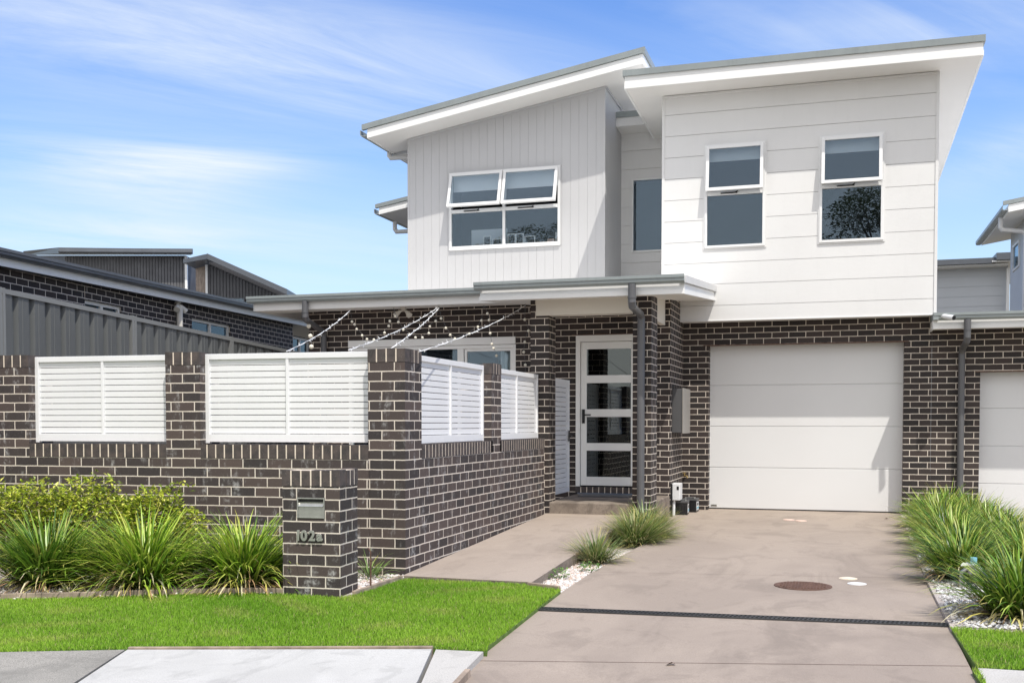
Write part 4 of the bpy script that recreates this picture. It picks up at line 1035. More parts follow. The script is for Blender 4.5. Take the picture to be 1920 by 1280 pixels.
m_ = MB(); m_.tube([(-4.405, 16.632, 2.90), (-4.375, 16.632, 3.02)], .007, 6); m_.tube([(-4.345, 16.632, 2.90), (-4.375, 16.632, 3.02)], .007, 6); m_.tube([(-4.395, 16.632, 2.94), (-4.355, 16.632, 2.94)], .005, 6); m_.build('letter', M['timber'], cx, org=(-4.40, 16.64, 2.895))

# ------------------------------------------------------------------ fairy lights
def sag(a, b, s, n=24):
    return [tuple(a[i] + (b[i] - a[i]) * t - (s * 4 * t * (1 - t) if i == 2 else 0) for i in range(3)) for t in (k / n for k in range(n + 1))]
M['bulb'] = paint('cream_bulb', (.78, .74, .62), .3, .05, 9, 0)
def light_string(a, b, s, label):
    P = sag(a, b, s)
    m1 = MB(); m1.tube(P, .0032, 6)
    P2 = [(x + .005, y, z + .006 * math.sin(i * 2.1)) for i, (x, y, z) in enumerate(P)]; m1.tube(P2, .002, 5)
    n = 34
    for k in range(n):
        t = (k + .5) / n; i = min(int(t * (len(P) - 1)), len(P) - 2)
        p = Vector(P[i]).lerp(Vector(P[i + 1]), t * (len(P) - 1) - i)
        d = Vector((random.uniform(-1, 1), random.uniform(-1, 1), random.uniform(-1, 1))).normalized() * .028
        m1.tube([p, p + d], .0036, 5)
    tag(m1.build('string_light', M['white'], None, org=a), label, 'string light', 'straight fairy light strings from eave to fence')
light_string((-6.895, 14.25, 1.66), (-4.80, 8.60, .650), .05, 'fairy light string nearest the left, from eave hook to long fence panel')
light_string((-5.513, 14.25, 1.66), (-4.198, 8.63, .652), .05, 'fairy light string from middle eave hook to fence panel beside corner pier')
light_string((-5.50, 14.25, 1.65), (-3.80, 8.66, .66), .03, 'fairy light string from middle eave hook down to top of corner pier')
light_string((-4.217, 14.25, 1.64), (-3.56, 8.72, .63), .05, 'fairy light string from right eave hook to the side of corner pier')
def festoon(pts, label, r=.021):
    a = pts[0]; r_ = root('festoon_light', a, label, 'festoon light', 'hanging bulb strings under the courtyard eave')
    m1 = MB(); m1.tube([(x, y, z + r) for x, y, z in pts], .0028, 5); m1.build('cable', M['black'] if False else M['pipe'], r_, org=a)
    for p in pts[1:-1] if len(pts) > 4 else pts[1:]:
        m1 = MB(); m1.ball(p, r, 10); m1.build('bulb', M['bulb'], r_, org=a, smooth=True)
Y1 = 14.25
festoon([(x, Y1, z) for x, z in [(-6.896, 1.65), (-6.87, 1.489), (-6.828, 1.448), (-6.794, 1.377), (-6.709, 1.282), (-6.632, 1.225), (-6.522, 1.215), (-6.352, 1.312), (-6.284, 1.41), (-6.267, 1.479), (-6.183, 1.546), (-6.208, 1.65)]], 'bulb string looping under the eave left of the cream floodlight')
festoon([(x, Y1, z) for x, z in [(-6.208, 1.65), (-6.133, 1.46), (-6.058, 1.35), (-5.959, 1.279), (-5.867, 1.231), (-5.76, 1.228), (-5.661, 1.287), (-5.644, 1.385), (-5.554, 1.459), (-5.505, 1.65)]], 'bulb string looping between the cream floodlight and middle eave hook')
festoon([(x, Y1, z) for x, z in [(-5.505, 1.65), (-5.472, 1.495), (-5.4, 1.356), (-5.335, 1.256), (-5.262, 1.201), (-5.045, 1.264), (-4.916, 1.358), (-4.861, 1.447), (-4.829, 1.64)]], 'bulb string looping from middle eave hook toward the porch')
festoon([(x, Y1, z) for x, z in [(-4.829, 1.64), (-4.773, 1.542), (-4.749, 1.451), (-4.734, 1.264), (-4.71, 1.113), (-4.686, 1.053), (-4.64, .95), (-4.615, .80)]], 'bulb string hanging in front of the curtained courtyard window')
festoon([(x, Y1, z) for x, z in [(-4.217, 1.64), (-4.224, 1.444), (-4.17, 1.287), (-4.224, 1.132), (-4.24, .992), (-4.216, .813), (-4.216, .70)]], 'bulb string hanging straight down beside the porch pier')
festoon([(x, Y1, z) for x, z in [(-7.575, 1.65), (-7.577, 1.445), (-7.551, 1.294), (-7.535, 1.136)]], 'short string of large bulbs by the left downpipe', .036)

# ------------------------------------------------------------------ things in the driveway
MH = (-.288, 9.14, zd(9.14))
mh = root('manhole_cover', MH, 'round rusty iron manhole cover set in the driveway', 'manhole cover')
m_ = MB(); m_.disc((MH[0], MH[1], MH[2] - .002), .235, .007, 40); m_.build('rim', M['rust'], mh, org=MH)
m_ = MB(); m_.disc((MH[0], MH[1], MH[2] + .003), .215, .004, 40)
for i in range(-8, 9):
    for j in range(-8, 9):
        x, y = i * .025, j * .025
        if x * x + y * y < .2 ** 2: m_.box(MH[0] + x - .008, MH[0] + x + .008, MH[1] + y - .008, MH[1] + y + .008, MH[2] + .006, MH[2] + .012)
m_.build('lid', M['rust'], mh, org=MH)
M['ivory'] = paint('ivory_cap', (.75, .66, .52), .6, .2, 20, 0)
for x, y, l, m2 in ((.075, 9.66, 'cream round inspection cap near the manhole, the farther of the pair', 'ivory'), (.145, 9.38, 'white round inspection cap near the manhole, the nearer of the pair', 'plast'),
                    (-.66, 14.85, 'left of two small tan inspection caps near the garage door', 'pink'), (-.50, 14.75, 'right of two small tan inspection caps near the garage door', 'pink')):
    m_ = MB(); m_.disc((x, y, zd(y) - .002), .078, .006, 24); m_.disc((x, y, zd(y) + .003), .066, .004, 24)
    tag(m_.build('inspection_cap', M[m2]), l, 'inspection cap', 'round inspection caps in the driveway')
# trench drain
TD = (-.7, 7.53, zd(7.53))
td = root('trench_drain', TD, 'long black slotted trench drain crossing the driveway', 'drain')
ang = math.atan2(gr1[1] - gr0[1], gr1[0] - gr0[0]); Lg = math.hypot(gr1[0] - gr0[0], gr1[1] - gr0[1])
td.location = (gr0[0], gr0[1], zd(7.5)); td.rotation_euler.z = ang
m_ = MB(); m_.box(0, Lg, 0, .12, -.01, .003); o = m_.build('channel', M['black'], None, org=(0, 0, 0)); o.parent = td
m_ = MB()
for yy in (0, .054, .108): m_.box(0, Lg, yy, yy + .012, .0035, .012)
k = 0
while k * .03 < Lg - .03:
    x = k * .03; m_.hexa([(x, .012, .004), (x + .012, .012, .004), (x + .024, .054, .004), (x + .012, .054, .004)], [(x, .012, .010), (x + .012, .012, .010), (x + .024, .054, .010), (x + .012, .054, .010)])
    m_.hexa([(x + .012, .066, .004), (x + .024, .066, .004), (x + .036, .108, .004), (x + .024, .108, .004)], [(x + .012, .066, .010), (x + .024, .066, .010), (x + .036, .108, .010), (x + .024, .108, .010)]); k += 1
M['grate'] = paint('dark_grate', (.035, .036, .038), .45, .2, 12, 0)
o = m_.build('grate', M['grate'], None, org=(0, 0, 0)); o.parent = td
# dry leaves
for x, y, l in ((-.92, 6.02, 'single curled brown leaf lying on the lower driveway'), (.60, 15.3, 'small dry leaf near right end of the garage door')):
    m_ = MB(); zz_ = zd(y); m_.poly([(x - .02, y - .03, zz_ + .006), (x + .012, y - .01, zz_ + .022), (x + .02, y + .035, zz_ + .008), (x - .01, y + .015, zz_ + .004)])
    m_.poly([(x + .012, y - .01, zz_ + .022), (x + .034, y + .0, zz_ + .006), (x + .02, y + .035, zz_ + .008)])
    tag(m_.build('dry_leaf', M['rust']), l, 'leaf')
# water meters
for x, y, l in ((1.03, 9.2, 'grey water meter with pale blue cap in the right bed, left of two'), (1.37, 9.2, 'grey water meter with pale blue cap at right picture edge')):
    b0 = (x, y, zg(y)); w_ = root('water_meter', b0, l, 'water meter', 'water meters among the strappy plants')
    m_ = MB(); m_.tube([(x - .09, y, b0[2] + .02), (x - .09, y, b0[2] + .14), (x - .05, y, b0[2] + .17), (x + .05, y, b0[2] + .17), (x + .09, y, b0[2] + .14), (x + .09, y, b0[2] + .02)], .017, 10)
    m_.tube([(x, y, b0[2] + .13), (x, y, b0[2] + .21)], .045, 14); m_.build('body', M['steel'], w_, org=b0)
    m_ = MB(); m_.tube([(x, y, b0[2] + .21), (x, y, b0[2] + .262)], .026, 14); m_.build('cap', M['blue'], w_, org=b0)
    m_ = MB(); m_.hexa([(x - .10, y - .05, b0[2] + .195), (x - .0, y - .06, b0[2] + .205), (x + .0, y + .04, b0[2] + .212), (x - .08, y + .04, b0[2] + .206)], [(x - .10, y - .05, b0[2] + .20), (x - .0, y - .06, b0[2] + .21), (x + .0, y + .04, b0[2] + .217), (x - .08, y + .04, b0[2] + .211)]); m_.build('lid', M['pipew'], w_, org=b0)

# ------------------------------------------------------------------ planting
def ribbon(mb, base, az, tilt, curve, L, w, col, segs=6, tip=None, fold=.3):
    p = Vector(base); th = tilt; dz_ = L / segs
    side = Vector((-math.sin(az), math.cos(az), 0)); i0 = len(mb.v)
    tw = random.uniform(-.5, .5); side = (side + Vector((0, 0, tw * .6))).normalized()
    for k in range(segs + 1):
        t = k / segs; ww = w * (.75 + .5 * t if t < .3 else (1 - ((t - .3) / .7) ** 2.2)) * .5 + .0006
        mb.v.append(tuple(p - side * ww)); mb.v.append(tuple(p + side * ww))
        c = col if tip is None or t < .55 else tuple(a + (b - a) * (t - .55) / .45 for a, b in zip(col, tip))
        sh = .28 + .80 * min(1, t * 1.7)  # blade roots darkened: shade inside the clump put into the colour
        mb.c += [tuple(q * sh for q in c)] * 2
        d = Vector((math.cos(az) * math.sin(th), math.sin(az) * math.sin(th), math.cos(th)))
        p = p + d * dz_; th += curve / segs * (.4 + 1.2 * t)
        if p.z < .015: p.z = .015
    for k in range(segs):
        a = i0 + 2 * k; mb.f.append((a, a + 1, a + 3, a + 2)); mb.m.append(0)
def strappy(seed, n, L, w, spread, base_r, dead=.12, pal=None, droop=1.0):
    random.seed(seed); mb = MB(); mb.c = []
    pal = pal or [(.13, .26, .022), (.22, .38, .03), (.34, .50, .045), (.06, .12, .018), (.48, .60, .10)]
    for k in range(n):
        az = random.uniform(0, 2 * math.pi); q = random.random() ** .6
        r_ = base_r * q * random.uniform(.3, 1)
        b = (math.cos(az) * r_, math.sin(az) * r_, 0)
        az2 = az + random.gauss(0, .75); tilt = .14 + q * spread * random.uniform(.6, 1.2)
        col = random.choice(pal); tip = None; ll = L * random.uniform(.65, 1.1)
        cv = droop * random.uniform(.35, 1.5)
        if random.random() < dead:
            col = random.choice([(.56, .46, .24), (.62, .54, .14), (.45, .28, .15), (.70, .64, .42), (.70, .62, .25)]); tilt += .5; cv += .9; ll *= .85
        elif random.random() < .25: tip = (.48, .42, .10)
        ribbon(mb, b, az2, tilt, cv, ll, w * random.uniform(.6, 1.2), col, 6, tip)
    return mb
def plant(name, mb, loc, label, cat, group=None, mat='leaf', scale=1, rz=0, part_name='leaves'):
    r_ = root(name, loc, label, cat, group, rz); r_['org'] = [0, 0, 0]; r_.scale = (scale,) * 3
    o = mb.build(part_name, M[mat], None, org=(0, 0, 0)); o.parent = r_
    return r_
GL = 'strappy leaved clumps along the front wall'
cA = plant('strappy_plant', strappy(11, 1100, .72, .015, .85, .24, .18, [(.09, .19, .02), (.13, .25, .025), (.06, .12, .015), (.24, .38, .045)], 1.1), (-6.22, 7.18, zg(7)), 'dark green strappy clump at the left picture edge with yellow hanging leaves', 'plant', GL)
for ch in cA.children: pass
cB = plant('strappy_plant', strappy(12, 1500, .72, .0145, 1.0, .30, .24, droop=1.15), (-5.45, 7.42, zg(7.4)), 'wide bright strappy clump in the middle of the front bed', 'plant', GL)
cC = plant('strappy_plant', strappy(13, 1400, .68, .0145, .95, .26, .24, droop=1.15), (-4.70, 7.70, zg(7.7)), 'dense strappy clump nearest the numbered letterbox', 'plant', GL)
GRB = 'strappy leaved clumps along the right bed'
palR = [(.07, .16, .018), (.11, .23, .022), (.19, .33, .035), (.035, .08, .013), (.38, .48, .09)]
v1 = strappy(21, 900, .66, .0145, .85, .24, .20, palR, 1.15); v2 = strappy(22, 900, .64, .014, .85, .24, .20, palR, 1.15)
spots = [(1.20, 7.98, .92, 'front strappy clump on the right bed beside the turf, in front of the water meters'),
         (1.0, 9.72, .86, 'strappy clump just behind the left water meter'), (1.58, 9.9, .86, 'strappy clump behind the right water meter at picture edge'),
         (1.09, 10.65, .86, 'strappy clump in right bed by the driveway level with the manhole cover'), (1.66, 10.9, .86, 'strappy clump at outer side of right bed, fourth from the street'),
         (1.09, 11.5, .88, 'strappy clump at driveway side in the middle of right bed'), (1.62, 11.95, .86, 'strappy clump at outer side in the middle of right bed'),
         (1.10, 12.4, .88, 'strappy clump at driveway side, third from the garage wall'), (1.58, 12.95, .86, 'strappy clump at outer side, level with the porch pier'),
         (1.13, 13.4, .88, 'strappy clump at driveway side, second from the garage wall'), (1.55, 14.1, .86, 'strappy clump at outer side close to the second garage'),
         (1.15, 14.35, .86, 'strappy clump nearest the right end of the garage door'), (1.38, 15.3, .86, 'rearmost strappy clump at the foot of the grey downpipe')]
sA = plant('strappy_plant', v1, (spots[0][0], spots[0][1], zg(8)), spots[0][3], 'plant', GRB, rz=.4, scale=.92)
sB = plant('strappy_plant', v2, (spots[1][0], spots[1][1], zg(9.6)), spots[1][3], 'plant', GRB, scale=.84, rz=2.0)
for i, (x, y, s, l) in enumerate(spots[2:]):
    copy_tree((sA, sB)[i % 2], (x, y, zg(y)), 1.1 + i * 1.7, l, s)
# fine ornamental grass by the path
palG = [(.13, .22, .05), (.22, .31, .09), (.07, .13, .035), (.34, .38, .15), (.46, .41, .22)]
def fine(seed, n, L, w=.004, sp=.95, br=.12): return strappy(seed, n, L, w, sp, br, .12, palG, .8)
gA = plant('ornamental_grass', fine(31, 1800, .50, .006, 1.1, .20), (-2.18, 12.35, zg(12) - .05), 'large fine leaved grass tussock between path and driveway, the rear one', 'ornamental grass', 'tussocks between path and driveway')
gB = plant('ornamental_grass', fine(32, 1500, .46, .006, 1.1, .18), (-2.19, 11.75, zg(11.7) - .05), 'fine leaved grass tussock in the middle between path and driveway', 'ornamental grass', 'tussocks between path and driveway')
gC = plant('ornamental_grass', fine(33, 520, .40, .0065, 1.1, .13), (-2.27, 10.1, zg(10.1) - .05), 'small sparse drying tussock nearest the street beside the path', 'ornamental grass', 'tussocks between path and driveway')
wd = plant('weed_tuft', strappy(34, 90, .30, .007, 1.25, .10, .08, [(.16, .27, .06), (.22, .33, .09)], 1.0), (-3.86, 8.33, zg(8.4)), 'loose tuft of green weeds at the foot of the corner pier', 'weed')
wd2 = plant('weed_tuft', strappy(35, 60, .16, .004, 1.1, .10, .5, [(.36, .32, .14), (.22, .28, .08)], .8), (-5.78, 6.92, zg(6.9)), 'dry grassy weed tuft between the two left strappy clumps', 'weed')
def leafy(seed, n, lobes, size=(.036, .060), pal=None, up=.5):
    random.seed(seed); mb = MB(); mb.c = []
    pal = pal or [(.42, .52, .05), (.55, .62, .07), (.26, .36, .035), (.75, .74, .16), (.12, .18, .02)]
    for k in range(n):
        cx_, cy_, cz_, rx, ry, rz_ = random.choices(lobes, weights=[l[3] * l[4] * l[5] for l in lobes])[0]
        while True:
            d = Vector((random.uniform(-1, 1), random.uniform(-1, 1), random.uniform(-1, 1)))
            if .25 < d.length < 1: break
        q = d.length; d = d * (random.uniform(.75, 1.05) / q if random.random() < .6 else 1)
        p = Vector((cx_ + d.x * rx, cy_ + d.y * ry, max(.02, cz_ + d.z * rz_)))
        az = random.uniform(0, 6.28); el = random.uniform(-.2, 1.1) * up * 1.6
        f = Vector((math.cos(az) * math.cos(el), math.sin(az) * math.cos(el), math.sin(el))); s_ = f.cross(Vector((0, 0, 1))).normalized(); up_ = s_.cross(f)
        L_ = random.uniform(*size); w_ = L_ * .27; i0 = len(mb.v)
        for a, b, c in ((0, 0, 0), (.45, 1, .12), (1, 0, -.05), (.45, -1, .12)): mb.v.append(tuple(p + f * a * L_ + s_ * b * w_ + up_ * c * L_))
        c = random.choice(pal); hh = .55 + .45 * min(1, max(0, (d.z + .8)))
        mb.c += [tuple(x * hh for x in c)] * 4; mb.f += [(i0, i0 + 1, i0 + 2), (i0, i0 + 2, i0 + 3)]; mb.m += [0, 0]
    return mb
def shrub(loc, seed, n, lobes, label):
    r_ = root('leafy_shrub', loc, label, 'shrub', 'yellow green shrubs against the front wall')
    o = leafy(seed, n, lobes).build('foliage', M['shrubleaf'], None, org=(0, 0, 0)); o.parent = r_
    m1 = MB(); random.seed(seed)
    for cx_, cy_, cz_, rx, ry, rz_ in lobes:
        m1.tube([(0, 0, 0), (cx_ * .5, cy_ * .5, cz_ * .6), (cx_, cy_, cz_ + rz_ * .6)], [.012, .008, .003], 5)
    o = m1.build('stems', M['bark'], None, org=(0, 0, 0)); o.parent = r_
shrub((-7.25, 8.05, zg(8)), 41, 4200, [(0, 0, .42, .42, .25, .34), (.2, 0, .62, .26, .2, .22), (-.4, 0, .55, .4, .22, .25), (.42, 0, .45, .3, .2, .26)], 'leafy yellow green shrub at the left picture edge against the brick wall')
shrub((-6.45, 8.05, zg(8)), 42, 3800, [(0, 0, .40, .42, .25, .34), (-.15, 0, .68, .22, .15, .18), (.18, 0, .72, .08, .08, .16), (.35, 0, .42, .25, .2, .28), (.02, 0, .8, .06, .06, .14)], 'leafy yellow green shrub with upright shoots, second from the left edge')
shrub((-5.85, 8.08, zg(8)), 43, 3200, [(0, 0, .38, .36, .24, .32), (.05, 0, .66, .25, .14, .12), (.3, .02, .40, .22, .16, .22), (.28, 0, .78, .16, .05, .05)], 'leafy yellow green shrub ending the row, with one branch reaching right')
# tall flower stalk at the left edge
random.seed(5); m1 = MB(); m1.c = []
for k in range(3):
    i0 = len(m1.v); m1.tube([(k * .03, 0, 0), (k * .05 + .02, 0, .5), (.02 + k * .07, 0, .95 + .1 * k)], .005, 5); m1.c += [(.2, .27, .1)] * (len(m1.v) - i0)
    i0 = len(m1.v); m1.ball((.02 + k * .07, 0, .97 + .1 * k), .022, 8, 0, .6); m1.c += [(.55, .5, .45)] * (len(m1.v) - i0)
plant('flower_stalk', m1, (-7.36, 7.7, zg(7.7)), 'thin wild flower stalks with pale heads at the left picture edge', 'weed', part_name='stems')
# small green weeds in the gravel strip
for x, y, l in ((-2.37, 9.05, 'small leafy weed in gravel strip close to the path edge'), (-2.20, 9.55, 'small leafy weed in gravel strip close to the driveway edge')):
    r_ = root('small_weed', (x, y, zg(y) - .045), l, 'weed')
    o = leafy(int(x * 100), 90, [(0, 0, .05, .10, .12, .05)], (.02, .04), [(.12, .26, .05), (.18, .33, .07)]).build('leaves', M['shrubleaf'], None, org=(0, 0, 0)); o.parent = r_

# trees across the street, mirrored in the upper windows
def tree(loc, h, seed, label, cr=2.6):
    r_ = root('gum_tree', loc, label, 'tree', 'trees across the street')
    random.seed(seed); m1 = MB(); tops = []
    m1.tube([(0, 0, 0), (.1, 0, h * .25), (.0, .1, h * .5), (.2, 0, h * .8)], [.28, .22, .16, .06], 10)
    for k in range(9):
        a = k * 2.4; zz0 = h * (.35 + .05 * k); L_ = cr * random.uniform(.6, 1); e = (math.cos(a) * L_, math.sin(a) * L_, zz0 + h * .16)
        m1.tube([(.05, .05, zz0), (e[0] * .5, e[1] * .5, zz0 + h * .06), e], [.10, .06, .02], 6); tops.append(e)
    o = m1.build('trunk', M['bark'], None, org=(0, 0, 0)); o.parent = r_
    lob = [(x, y, z_, 1.5, 1.4, 1.0) for x, y, z_ in tops] + [(0, 0, h * .88, 1.6, 1.5, 1.2)]
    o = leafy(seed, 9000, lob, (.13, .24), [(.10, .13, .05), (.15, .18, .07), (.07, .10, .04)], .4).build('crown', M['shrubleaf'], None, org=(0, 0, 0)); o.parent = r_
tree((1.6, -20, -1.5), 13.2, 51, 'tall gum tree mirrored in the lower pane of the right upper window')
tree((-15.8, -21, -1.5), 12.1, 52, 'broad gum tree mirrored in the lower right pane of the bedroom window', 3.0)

# ------------------------------------------------------------------ gravel and turf
def inside(p, poly):
    c = False; j = len(poly) - 1
    for i in range(len(poly)):
        (xi, yi), (xj, yj) = poly[i], poly[j]
        if (yi > p[1]) != (yj > p[1]) and p[0] < (xj - xi) * (p[1] - yi) / (yj - yi) + xi: c = not c
        j = i
    return c
def gravel(poly, n, seed, pal, drop=0):
    random.seed(seed); mb = MB(); mb.c = []
    xs = [p[0] for p in poly]; ys = [p[1] for p in poly]; k = 0
    while k < n:
        x, y = random.uniform(min(xs), max(xs)), random.uniform(min(ys), max(ys))
        if not inside((x, y), poly): continue
        k += 1; r_ = random.uniform(.009, .019); z_ = zg(y) - drop + random.uniform(.002, .018); a = random.uniform(0, 3.14)
        ca_, sa_ = math.cos(a), math.sin(a); i0 = len(mb.v); c = random.choice(pal)
        for dx, dy, dz_ in ((1.3, 0, 0), (.2, .9, .1), (-1.1, .3, 0), (-.3, -.9, .1), (.2, .1, .8), (0, 0, -.6)):
            dx *= random.uniform(.8, 1.2); mb.v.append((x + (dx * ca_ - dy * sa_) * r_, y + (dx * sa_ + dy * ca_) * r_, z_ + dz_ * r_)); mb.c.append(c)
        for q in ((0, 1, 4), (1, 2, 4), (2, 3, 4), (3, 0, 4), (1, 0, 5), (2, 1, 5), (3, 2, 5), (0, 3, 5)): mb.f.append(tuple(i0 + t for t in q)); mb.m.append(0)
    o = mb.build('gravel', M['stone'], kind='stuff'); return o
palS = [(.62, .58, .54), (.52, .46, .41), (.68, .65, .62), (.48, .36, .29), (.40, .36, .33), (.56, .45, .38), (.70, .68, .64)]
tag(gravel([(-7.6, 5.85)] + bed_edge[1:] + [(-4.16, 7.8), (-4.6, 8.0), (-5.6, 7.6), (-7.6, 7.0)], 9000, 61, palS), 'white and pink pebbles under the strappy clumps behind the timber edging', 'gravel')
tag(gravel([(-3.69, 7.78), (-3.63, 7.48), (-3.58, 8.42), (-3.63, 8.52), (-4.1, 8.50), (-4.1, 7.8)], 1800, 62, palS), 'white pebbles between the letterbox pillar and the ramp path', 'gravel')
tag(gravel([(-2.44, 8.38), (-2.16, 8.26), (-2.17, 9.3), (-2.13, 10.9), (-2.44, 10.9)], 3000, 63, palS, .05), 'white and tan pebbles in the strip between path and driveway', 'gravel')
tag(gravel([(.735, 7.5), (1.79, 7.5), (1.79, 11.5), (.76, 11.5)], 7000, 64, [(.50, .49, .48), (.42, .40, .38), (.62, .61, .60), (.33, .31, .29), (.70, .69, .68)]), 'grey white pebbles around the plants in the right bed', 'gravel')

def turf(poly, n, seed, excl=()):
    random.seed(seed); v = []; f = []; cols = []
    xs = [p[0] for p in poly]; ys = [p[1] for p in poly]; x0, x1, y0, y1 = max(-7.3, min(xs)), max(xs), max(4.0, min(ys)), max(ys); k = 0
    rnd = random.random; sin, cos = math.sin, math.cos
    while k < n:
        x = x0 + rnd() * (x1 - x0); y = y0 + rnd() * (y1 - y0)
        if not inside((x, y), poly): continue
        k += 1; a = rnd() * 6.283; h = .012 + rnd() * .018; l = rnd() * .022; w = .0022 + rnd() * .0015; z_ = zg(y)
        b = rnd() * 6.283; i = len(v)
        v += [(x - cos(a) * w, y - sin(a) * w, z_), (x + cos(a) * w, y + sin(a) * w, z_), (x + cos(b) * l, y + sin(b) * l, z_ + h)]
        pch = .5 + .25 * sin(x * 2.1 + 1.3 * sin(y * 3.1)) + .25 * sin(y * 4.3 + 2 * sin(x * 1.7 + 1))
        t = .35 * rnd() + .65 * pch
        c = (.18 + .25 * t, .40 + .27 * t, .022 + .045 * t)
        dr_ = max(0, sin(x * 5.3 + 2 * sin(y * 2.7)) * sin(y * 6.1 + sin(x * 3.3)) - .35)
        c = (c[0] + .16 * dr_, c[1] + .05 * dr_, c[2] + .06 * dr_)
        if rnd() < .06 + .12 * dr_: c = (.50, .47, .20)
        if rnd() < .12: c = (c[0] * .45, c[1] * .5, c[2] * .5)
        if rnd() < .01: v[-1] = (v[-1][0], v[-1][1], v[-1][2] + .018)
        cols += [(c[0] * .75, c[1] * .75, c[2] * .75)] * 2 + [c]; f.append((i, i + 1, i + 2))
    mb = MB(); mb.v = v; mb.f = f; mb.m = [0] * len(f); mb.c = cols
    return mb.build('lawn', M['turf'], kind='stuff')
lawn_blades = [p for p in lawn_l]
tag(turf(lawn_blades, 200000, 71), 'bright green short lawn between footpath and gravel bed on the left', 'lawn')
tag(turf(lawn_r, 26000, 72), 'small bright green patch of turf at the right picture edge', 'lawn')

# ------------------------------------------------------------------ light, sky, camera
sd = Vector((.92, -1.0, 2.55)).normalized()
el = math.asin(sd.z); az = math.atan2(sd.x, sd.y)
ld = bpy.data.lights.new('sun', 'SUN'); ld.energy = 4.4; ld.angle = R(.53); ld.color = (1.0, .955, .88)
lo = bpy.data.objects.new('sun', ld); COL.objects.link(lo); lo.rotation_euler = sd.to_track_quat('Z', 'Y').to_euler(); lo.location = (10, -10, 30)

w = bpy.data.worlds.new('World'); SC.world = w; w.use_nodes = True
nt = w.node_tree; nt.nodes.clear()
out = nt.nodes.new('ShaderNodeOutputWorld'); bg = nt.nodes.new('ShaderNodeBackground'); bg.inputs[1].default_value = .15
sky = nt.nodes.new('ShaderNodeTexSky'); sky.sky_type = 'NISHITA'; sky.sun_disc = False; sky.sun_elevation = el; sky.sun_rotation = az
sky.altitude = 50; sky.air_density = 1.0; sky.dust_density = .6; sky.ozone_density = 2.2
tc = nt.nodes.new('ShaderNodeTexCoord').outputs['Generated']
sx = nt.nodes.new('ShaderNodeSeparateXYZ'); nt.links.new(tc, sx.inputs[0])
mz = N(nt, 'ShaderNodeMath', operation='MAXIMUM'); nt.links.new(sx.outputs[2], mz.inputs[0]); mz.inputs[1].default_value = 0
az_ = N(nt, 'ShaderNodeMath', operation='ADD'); nt.links.new(mz.outputs[0], az_.inputs[0]); az_.inputs[1].default_value = .16
dv = N(nt, 'ShaderNodeVectorMath', operation='DIVIDE'); nt.links.new(tc, dv.inputs[0]); nt.links.new(az_.outputs[0], dv.inputs[1])
n1 = noise(nt, mapping(nt, mapping(nt, dv.outputs[0], rot=(0, 0, R(-42))), loc=(3.1, .7, 0), scale=(.45, 2.0, .4)), 1.7, 10, .66, .5)
n3 = noise(nt, mapping(nt, mapping(nt, dv.outputs[0], rot=(0, 0, R(-35))), loc=(9.1, 3.3, 0), scale=(.4, 1.4, .4)), 1.0, 8, .6, .5)
def mth(op, a, b):
    m = N(nt, 'ShaderNodeMath', operation=op)
    for i, v in enumerate((a, b)):
        if isinstance(v, (int, float)): m.inputs[i].default_value = v
        else: nt.links.new(v, m.inputs[i])
    return m.outputs[0]
def blob(c_, A, B, ra, rb, amp):
    "soft elongated cirrus patch around a fixed direction of the sky"
    d = N(nt, 'ShaderNodeVectorMath', operation='SUBTRACT'); nt.links.new(tc, d.inputs[0]); d.inputs[1].default_value = c_
    o = []
    for ax, q in ((A, ra), (B, rb)):
        t = N(nt, 'ShaderNodeVectorMath', operation='DOT_PRODUCT'); nt.links.new(d.outputs[0], t.inputs[0]); t.inputs[1].default_value = ax
        v = mth('MULTIPLY', t.outputs['Value'], 1 / q); o.append(mth('MULTIPLY', v, v))
    e = mth('ADD', o[0], o[1]); e = mth('MULTIPLY', e, -1.0)
    g = N(nt, 'ShaderNodeMath', operation='EXPONENT'); nt.links.new(e, g.inputs[0])
    return mth('MULTIPLY', g.outputs[0], amp)
cl = blob((-.482, .816, .319), (.852, .518, -.074), (-.226, .236, -.945), .30, .045, .80)
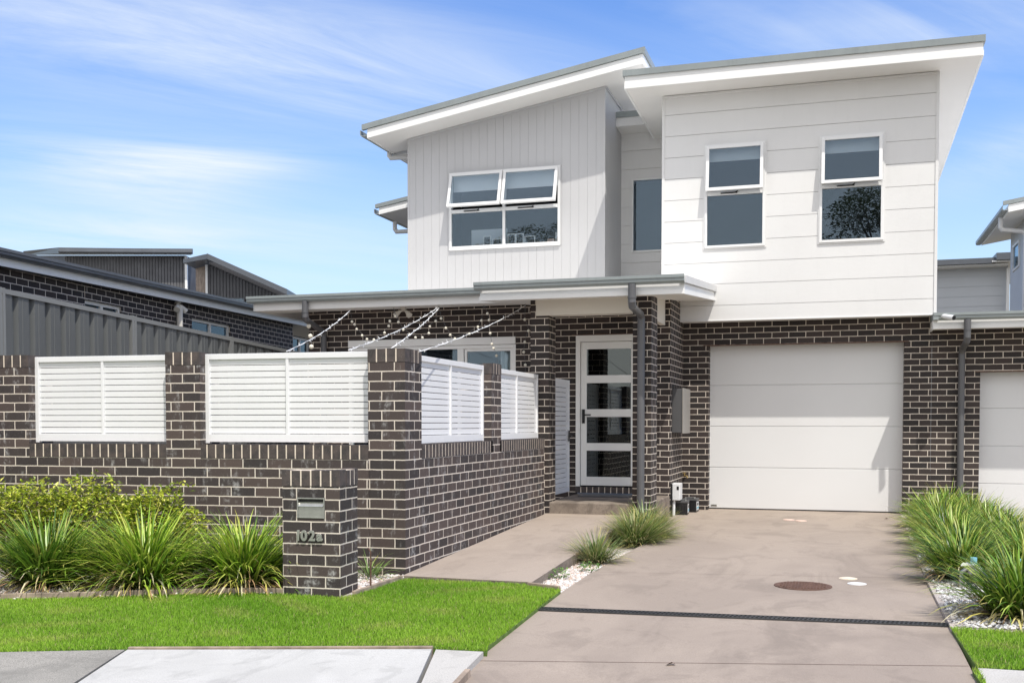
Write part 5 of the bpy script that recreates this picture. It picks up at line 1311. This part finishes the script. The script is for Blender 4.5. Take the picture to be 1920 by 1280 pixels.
for q in (((-.58, .786, .215), (.787, .608, -.106), (-.214, .108, -.971), .095, .030, .85), ((-.511, .827, .234), (.851, .525, -.002), (-.125, .199, -.972), .07, .014, .8),
          ((.067, .943, .327), (.997, -.046, -.061), (-.042, .33, -.943), .13, .028, .6), ((.13, .966, .222), (.933, -.194, .302), (.335, .168, -.927), .06, .022, .5),
          ((-.586, .793, .164), (.808, .588, .016), (-.084, .142, -.986), .17, .02, .6), ((-.3, .3, .9), (1, 0, 0), (0, 1, 0), .5, .4, .8)):
    cl = mth('ADD', cl, blob(*q))
cl = mth('MULTIPLY', cl, ramp(nt, n1, [(.34, .12), (.68, 1.0)]))
cl = mth('ADD', cl, mth('MULTIPLY', ramp(nt, n3, [(.52, 0), (.80, .6)]), .6))
hz = ramp(nt, mz.outputs[0], [(0.0, .95), (.06, .80), (.14, .52), (.22, .25), (.36, 0)])
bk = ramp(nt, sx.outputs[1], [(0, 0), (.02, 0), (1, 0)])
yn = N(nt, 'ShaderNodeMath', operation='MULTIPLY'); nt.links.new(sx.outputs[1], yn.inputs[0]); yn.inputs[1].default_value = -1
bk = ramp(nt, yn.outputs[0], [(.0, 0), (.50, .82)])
cl = mth('MINIMUM', cl, .9)
hs = N(nt, 'ShaderNodeHueSaturation'); hs.inputs['Hue'].default_value = .512; hs.inputs['Saturation'].default_value = 1.3; hs.inputs['Value'].default_value = 1.5; nt.links.new(sky.outputs[0], hs.inputs['Color'])
c = mixc(nt, hz, hs.outputs[0], (4.5, 5.6, 6.7))
c = mixc(nt, cl, c, (5.9, 6.4, 7.0))
c = mixc(nt, bk, c, (9.0, 8.8, 8.5))  # unseen bright cloud bank added behind the camera as fill light
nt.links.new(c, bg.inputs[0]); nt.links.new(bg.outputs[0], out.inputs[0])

cam = bpy.data.cameras.new('camera'); co = bpy.data.objects.new('camera', cam); COL.objects.link(co)
cam.sensor_width = 36; cam.lens = 1990 / 1920 * 36; cam.shift_y = (862 - 640) / 1920; cam.clip_end = 1000; cam.clip_start = .05
co.rotation_euler = (R(90 - 1.98), 0, R(17.2)); SC.camera = co
SC.view_settings.view_transform = 'Standard'; SC.view_settings.look = 'None'; SC.view_settings.exposure = 0; SC.view_settings.gamma = 1
for o in bpy.data.objects:
    if 'org' in o: del o['org']
